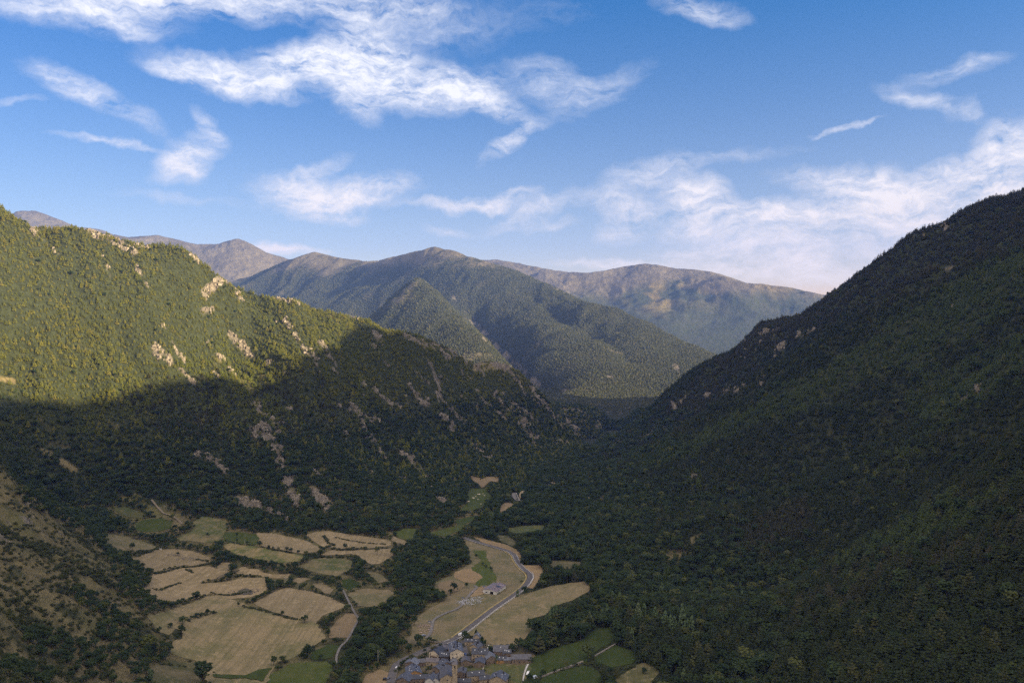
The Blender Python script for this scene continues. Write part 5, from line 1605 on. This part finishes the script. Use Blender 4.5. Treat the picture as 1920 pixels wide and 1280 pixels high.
# trees at the near edge of a meadow are kept low there by mowing and pollarding
low_ = (gz < 36) & ~nh
kk = 1 + .8 * H_ / (CAMZ - gz)
bad = low_ & (in_open(gx * kk, gy * kk) | in_open(gx * (1 + .5 * (kk - 1)), gy * (1 + .5 * (kk - 1))))
newh = rng.uniform(1.6, 3.2, gx.size)
H_ = np.where(bad, newh, H_); Wd = np.where(bad, newh * 1.5, Wd); kindv = np.where(bad, 3, kindv)
kk = 1 + .6 * H_ / (CAMZ - gz)
dele = bad & in_open(gx * kk, gy * kk)
kp = ~dele
gx, gy, gz, nh, right, H_, Wd, kindv, rotv = [a_[kp] for a_ in (gx, gy, gz, nh, right, H_, Wd, kindv, rotv)]

# the trees that show largest stand as objects of their own
KN = {0: ('pine', 'pine_tree', 'pine'), 1: ('round', 'broadleaf_tree', 'tree'), 2: ('tall', 'poplar_tree', 'poplar'), 3: ('shrub', 'shrub', 'shrub')}


def make_tree(kd, var, x, y, z, h, w, rot, name, label, cat, group):
    cm, tm = PROTO[kd][var % len(PROTO[kd])]
    if kd == 'shrub':
        o = bpy.data.objects.new(name, cm); COL.objects.link(o)
        o.location = (x, y, z); o.scale = (w, w, h); o.rotation_euler = (0, 0, rot)
        tag(o, label, cat, group); return o
    r = bpy.data.objects.new(name, None); COL.objects.link(r)
    r.location = (x, y, z); r.scale = (w, w, h); r.rotation_euler = (0, 0, rot); r.empty_display_size = .1
    for nm, me in (('crown', cm), ('trunk', tm)):
        c = bpy.data.objects.new(nm, me); COL.objects.link(c); c.parent = r
    tag(r, label, cat, group)
    return r


pxv = 960 + gx / gy * F
pyv = 590 - (gz - CAMZ) / gy * F
taken = np.zeros(gx.size, bool)
MARKS = [(1620, 1265, 'at the bottom edge far right of the rocky knoll'), (1780, 1265, 'at the bottom edge left of the right corner'), (1480, 1262, 'at the bottom edge low on the right slope'),
         (1800, 1190, 'just above the bottom right corner'), (1640, 1200, 'on the slope left of the bottom right corner'), (1780, 1080, 'on the steep near slope at the right'), (1600, 1080, 'in the fold of the near right slope'),
         (30, 1270, 'at the very bottom left corner of the photo'), (90, 1180, 'on the ochre grass above the bottom left corner'), (20, 1160, 'at the left edge above the bottom left corner'), (210, 1215, 'in the thicket low on the dry hillside'),
         (60, 1080, 'on the dry hillside at the left edge'), (60, 1230, 'on the dry hillside in the bottom left corner'), (180, 1120, 'halfway down the dry hillside'),
         (150, 1240, 'on the lower part of the dry hillside near the bottom edge'), (110, 990, 'near the top of the dry hillside'), (250, 1180, 'at the toe of the dry hillside'), (245, 1060, 'between the dry hillside and the ridge field'),
         (290, 1250, 'beside the rough pasture at the bottom left'), (330, 1180, 'beside the left tip of the largest field'), (420, 1110, 'above the largest field'),
         (560, 1250, 'beside the bright green field at the bottom edge'), (620, 1200, 'along the lane left of the central wood'), (620, 1130, 'beside the field with the lone pole'),
         (700, 1240, 'in the clearing left of the village road'), (690, 1180, 'in the lower part of the central wood'), (730, 1120, 'in the middle of the central wood'), (800, 1060, 'in the upper part of the central wood'),
         (780, 1210, 'in the wood above the village road curve'), (740, 1160, 'at the right edge of the central wood by the scrap heaps'), (530, 1070, 'in the long hedge through the fields'), (350, 1000, 'beside the oval green meadow'),
         (900, 1010, 'at the far end of the main road'), (1010, 1090, 'along the outer side of the main road bend'), (1060, 1050, 'in the wood right of the road bend'), (1010, 1200, 'right of the village by the wide meadow'),
         (1080, 1180, 'in the wood between the wide meadow and the deep green meadow'), (1130, 1110, 'in the wood beyond the wide meadow'), (1110, 1215, 'beside the deep green meadow'), (1130, 1260, 'between the two deep green meadows'),
         (1190, 1180, 'in the wood above the enclosed deep green meadow'), (1250, 1200, 'in the wood right of the enclosed deep green meadow'), (1230, 1260, 'beside the clearing with one dark bush'), (1320, 1120, 'at the foot of the right mountain'),
         (1300, 1250, 'on the rocky knoll at the bottom edge'), (1420, 1200, 'low on the right mountain left of the bottom right corner'), (1400, 1270, 'at the bottom edge right of the rocky knoll'), (1540, 1250, 'near the bottom edge on the right slope'),
         (1560, 1150, 'on the lower right slope'), (1700, 1250, 'at the bottom edge near the right corner'), (1700, 1130, 'on the near right slope above the corner'), (1850, 1240, 'in the bottom right corner'),
         (1860, 1130, 'at the right edge above the bottom corner'), (1860, 1020, 'at the right edge halfway up the shaded slope'), (1700, 1010, 'halfway up the near right slope'), (1480, 1060, 'on the right slope above the knoll'),
         (960, 1040, 'in the meadow inside the road bend'), (850, 1100, 'on the orange ground left of the barn'), (920, 1195, 'beside the village houses')]
MK = np.array([(a_, b_) for a_, b_, c_ in MARKS], float)
AD = {0: ('slim dark pine', 'dark pine', 'broad dark pine'), 1: ('small leafy tree', 'leafy tree', 'big leafy tree'), 2: ('short slender poplar', 'slender poplar', 'tall slender poplar'),
      3: ('small low bush', 'low bush', 'wide spreading bush')}
GP = {0: 'pines', 1: 'leafy trees', 2: 'poplars', 3: 'bushes'}
for k in (0, 1, 2, 3):
    vis_k = np.nonzero((kindv == k) & visible(gx, gy, gz, H_, -2.0) & (pxv > 0) & (pxv < 1920) & (pyv < 1290))[0]
    size = H_[vis_k] * Wd[vis_k] / (gy[vis_k] ** 2)
    pick = vis_k[np.argsort(-size)[:(240 if k != 3 else 200)]]
    taken[pick] = True
    kd, nm, cat = KN[k]
    qs = np.quantile(Wd[pick], (.33, .66)) if len(pick) > 3 else (0, 0)
    for q, i in enumerate(pick):
        m_ = int(np.argmin((MK[:, 0] - pxv[i]) ** 2 + (MK[:, 1] - pyv[i]) ** 2))
        sz = 0 if Wd[i] < qs[0] else (1 if Wd[i] < qs[1] else 2)
        make_tree(kd, q, gx[i], gy[i], gz[i] - .2, H_[i], Wd[i], rotv[i], nm, AD[k][sz] + ' ' + MARKS[m_][2], cat, GP[k] + ' ' + MARKS[m_][2])
rest = ~taken
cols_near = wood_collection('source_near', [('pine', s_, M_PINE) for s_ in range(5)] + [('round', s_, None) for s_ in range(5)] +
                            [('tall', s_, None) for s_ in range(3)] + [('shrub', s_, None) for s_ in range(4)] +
                            [('pine', s_, M_PINEF) for s_ in range(3)] + [('pine', s_, M_PINEB) for s_ in range(3)] + [('pine', s_, M_PINE_SHADE) for s_ in range(5)])
base_i = np.array([0, 5, 10, 13]); cnt_i = np.array([5, 5, 3, 4])
ixv = base_i[kindv] + (rng.random(gx.size) * cnt_i[kindv]).astype(int)
STAND = stroke([(1920, 520, 1700, 640, 55, 1), (1700, 640, 1450, 770, 34, 1), (1450, 770, 1250, 860, 20, .8), (1920, 650, 1750, 760, 45, .8), (1900, 740, 1600, 900, 30, .4),
                (1900, 900, 1600, 1080, 40, .5), (0, 760, 200, 860, 60, .5), (0, 850, 300, 930, 60, .7), (1500, 880, 1300, 930, 30, .4)], 0)
BROWN = stroke([(1920, 400, 1600, 540, 70, .9), (1600, 560, 1400, 640, 40, .9), (1400, 680, 1150, 860, 40, .7), (1920, 1000, 1500, 1150, 70, .5), (300, 760, 700, 800, 90, .45), (1500, 980, 1400, 1020, 40, .6)], 0)
sg = grid_at(STAND, gx, gy) + .55 * fbm(gx, gy, 150, 3, 331) + .3 * fbm(gx, gy, 30, 2, 333)
sb = grid_at(BROWN, gx, gy) + .55 * fbm(gx, gy, 170, 3, 337) + .3 * fbm(gx, gy, 30, 2, 339)
ixv = np.where((kindv == 0) & (right | ((gz < 150) & (gy < 1250))), 23 + rng.integers(0, 5, gx.size), ixv)  # pines on the shaded slopes take the darkened copy
ixv = np.where((kindv == 0) & (sb + rng.uniform(-.2, .2, gx.size) > .55), 20 + rng.integers(0, 3, gx.size), ixv)
ixv = np.where((kindv == 0) & (sg + rng.uniform(-.2, .2, gx.size) > .5), 17 + rng.integers(0, 3, gx.size), ixv)
posv = np.stack([gx, gy, gz - .2], -1)
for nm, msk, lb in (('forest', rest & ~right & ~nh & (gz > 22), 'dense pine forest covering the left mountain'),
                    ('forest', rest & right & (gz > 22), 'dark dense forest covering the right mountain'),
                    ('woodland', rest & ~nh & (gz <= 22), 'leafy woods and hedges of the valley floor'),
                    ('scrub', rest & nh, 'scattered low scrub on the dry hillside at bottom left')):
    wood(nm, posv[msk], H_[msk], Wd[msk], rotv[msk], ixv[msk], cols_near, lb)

# broken rock standing out of the slopes
def rock_mesh(seed):
    rg = np.random.default_rng(seed); vs, fs = [], []
    for q in range(5):
        c = rg.uniform(-.5, .5, 3) * (1, 1, .5); n = len(vs); hx, hy, hz = rg.uniform(.22, .5), rg.uniform(.2, .45), rg.uniform(.3, .75)
        for sz in (-1, 1):
            for sx_, sy_ in ((-1, -1), (1, -1), (1, 1), (-1, 1)):
                k = 1 if sz < 0 else rg.uniform(.35, .8)
                vs.append(tuple(c + np.array((sx_ * hx * k, sy_ * hy * k, sz * hz)) + rg.uniform(-.09, .09, 3)))
        fs += [(n, n + 3, n + 2, n + 1), (n + 4, n + 5, n + 6, n + 7), (n, n + 1, n + 5, n + 4), (n + 1, n + 2, n + 6, n + 5), (n + 2, n + 3, n + 7, n + 6), (n + 3, n, n + 4, n + 7)]
    return vs, fs


def crag_mat():
    m, N, b = newmat('crag_rock', .95, .15)
    oi = N.n('ShaderNodeObjectInfo'); pos = N.n('ShaderNodeTexCoord').outputs['Object']
    n_ = N.noise(pos, 2.2, 4, .7)
    c = N.mix(oi.outputs['Random'], (.16, .14, .11), (.35, .305, .235))
    N.link(N.mix(N.map(n_, .38, .62, 0, .6), c, (.10, .085, .07)), b.inputs['Base Color'])
    return m
M_CRAG = crag_mat()
rc_ = bpy.data.collections.new('source_rocks')
for k in range(5): rc_.objects.link(bpy.data.objects.new('source_rock_%d' % k, mk('rock', *rock_mesh(900 + k), M_CRAG)))
qx, qy = jitter(-1500, 1700, 380, 2950, 4.2)
qz = terr(qx, qy); v_ = visible(qx, qy, qz, 4)
qx, qy, qz = qx[v_], qy[v_], qz[v_]
k_ = (rng.random(qx.size) < .8 * grid_at(ROCK, qx, qy)) & (grid_at(LAY, qx, qy) == 0) & ~in_open(qx, qy)
qx, qy, qz = qx[k_], qy[k_], qz[k_]
qs_ = rng.uniform(2.0, 5.5, qx.size) * np.where(grid_at(NH, qx, qy) > .5, .38, 1.0)
wood('crags', np.stack([qx, qy, qz], -1), qs_ * rng.uniform(.6, 1.4, qx.size), qs_, rng.uniform(0, 6.28, qx.size), rng.integers(0, 5, qx.size), rc_, 'broken pale rock outcrops jutting from the wooded slopes')

# forest of the middle mountain
bx_, by_ = jitter(-2300, 2000, 3050, 7600, 10.5)
bz_ = terr(bx_, by_)
v_ = visible(bx_, by_, bz_, 8, 5.0) & (grid_at(LAY, bx_, by_) <= 1)
bx_, by_, bz_ = bx_[v_], by_[v_], bz_[v_]
k_ = rng.random(bx_.size) < grid_at(TREE, bx_, by_) * .95
bx_, by_, bz_ = bx_[k_], by_[k_], bz_[k_]
hh = rng.uniform(8, 13, bx_.size) * (1 + .12 * (by_ - 3500) / 2500)
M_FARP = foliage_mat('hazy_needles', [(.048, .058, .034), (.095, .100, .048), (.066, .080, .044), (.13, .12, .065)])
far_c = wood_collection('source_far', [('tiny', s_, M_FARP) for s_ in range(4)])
wood('forest', np.stack([bx_, by_, bz_ - 1], -1), hh, hh * rng.uniform(.95, 1.4, bx_.size), rng.uniform(0, 6.28, bx_.size), rng.integers(0, 4, bx_.size), far_c, 'hazy forest covering the middle mountain')

# trees and bushes standing alone or in thin hedges, each seen by itself in the photograph
def one(px, py, kd, h, w, label, cat=None, name=None, group=None, var=None):
    x, y = Uxy(px, py)
    nm = name or {'pine': 'pine_tree', 'round': 'broadleaf_tree', 'tall': 'poplar_tree', 'shrub': 'bush'}[kd]
    return make_tree(kd, var if var is not None else int(px * 3 + py), x, y, float(terr(x, y)) - .1, h, w, (px * 7.3 + py) % 6.28, nm, label, cat or {'shrub': 'bush'}.get(kd, 'tree'), group)
def dark(o):
    for c in COL.objects:
        if c.parent == o and c.name.startswith('crown'):
            c.data = c.data.copy(); c.data.materials[0] = M_DARKT
    return o
one(*V(922, 195), 'round', 11, 11, 'dark leafy tree on the roadside just above the village roofs')
dark(one(*V(1022, 172), 'tall', 9, 11, 'pointed dark cypress rising behind the tower like house', name='cypress_tree', cat='cypress'))
dark(one(*V(1056, 210), 'tall', 8, 10, 'dark cypress right of the tower like house', name='cypress_tree', cat='cypress'))
dark(one(*V(1074, 212), 'tall', 6.5, 11, 'shorter dark cypress paired with a taller one', name='cypress_tree', cat='cypress'))
one(*V(1088, 262), 'round', 9.5, 12, 'rounded dark green tree behind the house with four skylights')
one(*V(1150, 300), 'round', 7, 9, 'dark tree squeezed between two village houses')
one(*V(1245, 252), 'shrub', 4, 4, 'small bush behind the big plain grey roof')
one(*V(1400, 262), 'round', 11, 13, 'large leafy tree at the back right corner of the village')
one(*V(1355, 300), 'round', 9, 11, 'leafy tree beside the tan flat roofed shed')
one(*V(1450, 300), 'round', 12, 15, 'broad leafy tree behind the long brown house')
one(*V(1510, 392), 'round', 6, 8, 'small tree at the right end of the long brown house')
one(*V(1206, 395), 'tall', 7.5, 11, 'dark upright tree between the open gabled house and the low orange house')
one(*V(1502, 570), 'round', 8, 9, 'dark tree below the two white cars')
one(*V(1312, 560), 'round', 6, 7, 'dark tree right of the dormered house')
one(*V(885, 395), 'round', 6, 7, 'dark tree under the tallest house')
one(*V(530, 355), 'shrub', 3.5, 6, 'bush in the garden left of the cream gabled house')
one(*V(465, 365), 'shrub', 3.5, 6, 'bush on the garden slope inside the road curve')
one(*V(400, 385), 'round', 4.5, 5, 'small tree inside the road curve')
one(*V(560, 345), 'round', 5, 6, 'garden tree touching the cream gabled house')
one(*V(345, 425), 'round', 5, 6, 'small tree beside the pale grey car')
one(*V(600, 210), 'round', 6, 8, 'dark tree left of the end of the farm track')
one(*V(500, 235), 'round', 12, 14, 'large dark tree over the gravel yard')
one(*V(560, 500), 'shrub', 2.5, 5, 'bush in the yard behind the row house')
one(*V(700, 330), 'shrub', 2.5, 4, 'bush behind the navy glazed house')
one(*V(970, 436), 'shrub', 2.5, 4, 'bush at the foot of the brown garden wall')
one(*V(640, 200), 'shrub', 2.5, 6, 'bush beside the dirt path')
for q_, (vx, vy, hh_) in enumerate([(480, 405, 3), (600, 445, 3.5), (575, 470, 3), (690, 395, 4), (545, 520, 3), (780, 372, 4), (905, 350, 4), (960, 330, 3.5), (1000, 345, 3), (1110, 385, 3.5), (1170, 300, 5),
                                     (890, 255, 4.5), (1300, 255, 4), (1345, 285, 5), (1210, 372, 3), (940, 500, 3), (925, 470, 3.5), (1085, 470, 3), (1155, 560, 4), (300, 480, 3), (420, 370, 3.5), (330, 455, 4), (370, 400, 4), (440, 350, 4), (700, 250, 4), (640, 268, 4), (560, 300, 4)]):
    one(*V(vx, vy), 'shrub' if q_ % 2 else 'round', hh_, hh_ * 1.3, 'small %s of a garden %s' % ('bush' if q_ % 2 else 'tree', ['at the back of the village', 'beside the church', 'along the village road curve'][0 if vy < 330 else (1 if vx > 500 else 2)]), group='garden plants between the village houses', name='garden_bush' if q_ % 2 else 'garden_tree')
T3 = [((165, 388), 'round', 12, 11, 'dark tree alone in the dull brown field'), ((457, 418), 'round', 6, 6, 'small tree on the stony ridge of the ridge field'),
      ((1270, 850), 'round', 9, 13, 'round dark tree on the border between the largest field and the pole field'), ((1130, 803), 'round', 6, 6, 'small tree on the border of the pole field'),
      ((847, 742), 'round', 5, 5, 'small dark tree at the top of the largest field'), ((982, 362), 'round', 10, 12, 'dark tree at the left tip of the pale dry field'),
      ((905, 347), 'round', 6, 7, 'small tree beside the short utility pole'), ((650, 298), 'round', 8, 7, 'slim tree in the half green field'), ((728, 358), 'round', 10, 14, 'big dark tree at the corner of the half green field'),
      ((700, 345), 'round', 6, 8, 'pale shrubby tree left of a big dark one'), ((838, 300), 'round', 8, 5, 'thin young tree in the small green meadow'), ((838, 330), 'round', 6, 5, 'lower thin young tree in the small green meadow'),
      ((1042, 372), 'round', 6, 6, 'first hedge tree under the pale dry field'), ((1070, 376), 'round', 5, 5, 'second hedge tree under the pale dry field'), ((1105, 385), 'round', 6, 5, 'third hedge tree under the pale dry field'),
      ((1160, 392), 'round', 8, 8, 'tallest hedge tree under the pale dry field'), ((1185, 398), 'round', 7, 8, 'hedge tree touching the tallest one'), ((1232, 404), 'round', 6, 7, 'last hedge tree under the pale dry field'),
      ((1280, 415), 'round', 7, 9, 'dark tree at the right tip of the long green field'), ((480, 925), 'round', 11, 12, 'large dark tree at the inner corner of the largest field'), ((335, 915), 'round', 7, 8, 'dark tree at the left tip of the largest field'),
      ((490, 858), 'round', 9, 12, 'big tree at the left end of the hedge inside the largest field'), ((410, 882), 'round', 6, 8, 'low dark tree left of the hedge inside the largest field'), ((580, 815), 'round', 6, 8, 'mid hedge tree inside the largest field'),
      ((650, 795), 'round', 7, 8, 'tree near the right end of the hedge inside the largest field'), ((575, 698), 'round', 10, 14, 'big dark tree at the end of the hedge above the largest field'), ((1535, 380), 'round', 10, 10, 'dark tree between the pale terraced fields'),
      ((1290, 1075), 'round', 13, 13, 'tall dark tree left of the little green plot'), ((1375, 1090), 'round', 7, 8, 'small tree below the little green plot'), ((620, 1234), 'round', 19, 24, 'very large dark tree cut by the bottom edge beside the rough pasture'),
      ((280, 1234), 'tall', 12, 15, 'dark narrow tree at the left edge of the rough pasture'), ((1130, 1110), 'round', 8, 9, 'tree at the top edge of the bright green field'), ((1075, 1120), 'round', 9, 9, 'tree at the left corner of the bright green field'),
      ((1030, 600), 'round', 8, 7, 'dark tree at the right end of the terrace field'), ((800, 505), 'round', 8, 9, 'round tree between two small dry plots'), ((1740, 410), 'round', 12, 11, 'tall tree in the narrow pale field'),
      ((560, 240), 'round', 6, 7, 'small tree at the top of the half green field'), ((775, 235), 'round', 8, 6, 'dark tree at the top right of the half green field'), ((420, 190), 'round', 10, 12, 'dark tree on the right end of the oval green meadow'),
      ((440, 250), 'round', 8, 10, 'dark tree below the end of the pale dirt track')]
for (c_, kd, h, w_, lb) in T3: one(*Z3([c_])[0], kd, h, w_, lb)
for (c_, kd, h, w_, lb) in [((575, 585), 'round', 7, 7, 'lone round tree in the green strip of the meadow'), ((612, 625), 'round', 5, 6, 'first small tree of three in the green strip'), ((628, 640), 'round', 5, 6, 'second small tree of three in the green strip'),
      ((657, 655), 'round', 6, 6, 'third small tree of three in the green strip'), ((450, 775), 'round', 13, 12, 'tall loose tree left of the farm track'), ((432, 790), 'round', 8, 9, 'dark tree under the tall loose one left of the farm track'),
      ((520, 752), 'round', 8, 6, 'dark narrow tree left of the farm track'), ((828, 715), 'shrub', 3, 4, 'dark bush beside the main road bend'), ((845, 785), 'round', 10, 12, 'dark tree on the outer edge of the main road'),
      ((805, 800), 'tall', 9, 11, 'dark narrow tree on the outer edge of the main road'), ((680, 780), 'shrub', 2.5, 9, 'dark bushes against the right side of the barn'), ((228, 960), 'round', 11, 11, 'dark tree beside the scrap heap'),
      ((720, 755), 'shrub', 2.5, 7, 'bush at the back right of the barn'), ((1510, 1230), 'round', 5, 6, 'single dark bush in the grey brown clearing')]: one(*Z5([c_])[0], kd, h, w_, lb)
for (c_, kd, h, w_, lb) in [((375, 1030), 'round', 7, 8, 'small dark tree on the bushy wall between the deep green meadows'), ((110, 1120), 'round', 6, 8, 'dark bushy tree at the left end of the bushy wall'), ((240, 1090), 'round', 5, 5, 'small tree at the middle of the bushy wall'),
      ((320, 1050), 'shrub', 3, 5, 'bush on the bushy wall'), ((470, 1000), 'shrub', 3, 5, 'bush near the right end of the bushy wall'), ((620, 920), 'round', 14, 20, 'very large round tree between the deep green meadows'), ((1250, 1095), 'round', 6, 7, 'dark round bush alone in the brown clearing')]: one(*Z7([c_])[0], kd, h, w_, lb)

HEDGES = [([(520, 840), (560, 825), (640, 795), (710, 782)], 4.0, 'inside the largest field'), ([(285, 628), (330, 640), (400, 618), (475, 590)], 2.2, 'inside the terrace field'),
          ([(300, 538), (380, 515), (470, 490)], 4.2, 'between ridge field and terrace field'), ([(490, 495), (560, 488), (650, 468), (730, 470)], 3.8, 'right of the ridge field'), ([(505, 505), (555, 530)], 3.0, 'jutting into the terrace field'),
          ([(595, 592), (680, 585), (760, 575)], 4.5, 'in front of the grey mud patch'), ([(770, 575), (850, 545), (960, 555)], 5.0, 'right of the grey mud patch'), ([(662, 655), (730, 672), (800, 672), (860, 660), (930, 650)], 2.8, 'around the dark gravel heap'),
          ([(395, 735), (480, 715), (560, 700), (640, 672)], 4.5, 'above the largest field'), ([(865, 742), (930, 755), (1010, 772), (1100, 800), (1220, 828)], 2.4, 'between largest field and pole field'),
          ([(930, 715), (990, 690), (1060, 650), (1140, 612)], 5.0, 'left of the pole field'), ([(1030, 570), (1045, 640)], 4.5, 'closing the terrace field'), ([(220, 405), (300, 385), (340, 375)], 3.6, 'above the ridge field'),
          ([(130, 402), (200, 395), (260, 392)], 4.0, 'below the dull brown field'), ([(1390, 290), (1410, 310), (1430, 340), (1470, 355)], 3.0, 'across the terraced field'), ([(1470, 300), (1560, 320), (1650, 335), (1790, 345)], 2.0, 'along the pale terraces'),
          ([(1400, 360), (1480, 380), (1530, 382), (1600, 375), (1680, 378)], 4.5, 'between the pale terraced fields'), ([(1380, 425), (1440, 430), (1520, 425)], 4.0, 'above the rounded green meadow'), ([(340, 1115), (420, 1120), (500, 1135)], 2.0, 'at the top of the rough pasture'),
          ([(1000, 360), (1100, 382), (1200, 400)], 2.0, 'under the pale dry field'), ([(760, 318), (860, 345), (950, 352)], 1.8, 'under the small green meadow'), ([(580, 440), (620, 450), (660, 455)], 3.0, 'beside the ridge field tip')]
for (pl, hh_, ds) in HEDGES:
    pts_ = [np.array(Uxy(*p)) for p in Z3(pl)]
    xs_ = [pts_[0][0] + (pts_[-1][0] - pts_[0][0]) * f_ for f_ in (.3, .7)]
    kq = 0
    for a_, b_ in zip(pts_[:-1], pts_[1:]):
        n_ = max(1, int(np.hypot(*(b_ - a_)) / (hh_ * 1.15)))
        for k in range(n_):
            q = a_ + (b_ - a_) * (k + .5) / n_ + rng.uniform(-1.2, 1.2, 2)
            h_ = hh_ * rng.uniform(.6, 1.15); kq += 1
            make_tree('shrub' if h_ < 3.6 else 'round', kq, q[0], q[1], float(terr(*q)), h_, h_ * rng.uniform(1.3, 1.8), rng.uniform(0, 6.28),
                      'bush' if h_ < 3.6 else 'hedge_tree', ('bush' if h_ < 3.6 else 'low hedge tree') + (' at the left end' if q[0] < xs_[0] else ' at the right end' if q[0] > xs_[1] else ' in the middle') + ' of hedge ' + ds, 'bush' if h_ < 3.6 else 'hedge tree', 'hedge ' + ds)

# ------------------------------------------------------------------ air
hm = bpy.data.materials.new('haze'); hm.use_nodes = True
for n in list(hm.node_tree.nodes): hm.node_tree.nodes.remove(n)
H = NB(hm.node_tree)
pv = H.n('ShaderNodeVolumePrincipled'); pv.inputs['Density'].default_value = 3.5e-5
pv.inputs['Color'].default_value = (.17, .34, 1.0, 1); pv.inputs['Anisotropy'].default_value = .0
mo = H.n('ShaderNodeOutputMaterial'); H.link(pv.outputs[0], mo.inputs['Volume'])
zt = float(Z.max()) + 60; zb = float(Z.min()) - 40
vs, fs = [], []; box_into(vs, fs, -14500, 14500, -14500, 14500, zb, zt)
me = bpy.data.meshes.new('haze'); me.from_pydata(vs, [], fs); me.materials.append(hm); me.update()
o = bpy.data.objects.new('haze', me); COL.objects.link(o); tag(o, 'pale blue air filling the valley', kind='stuff')
print('all done', len(scene.objects))
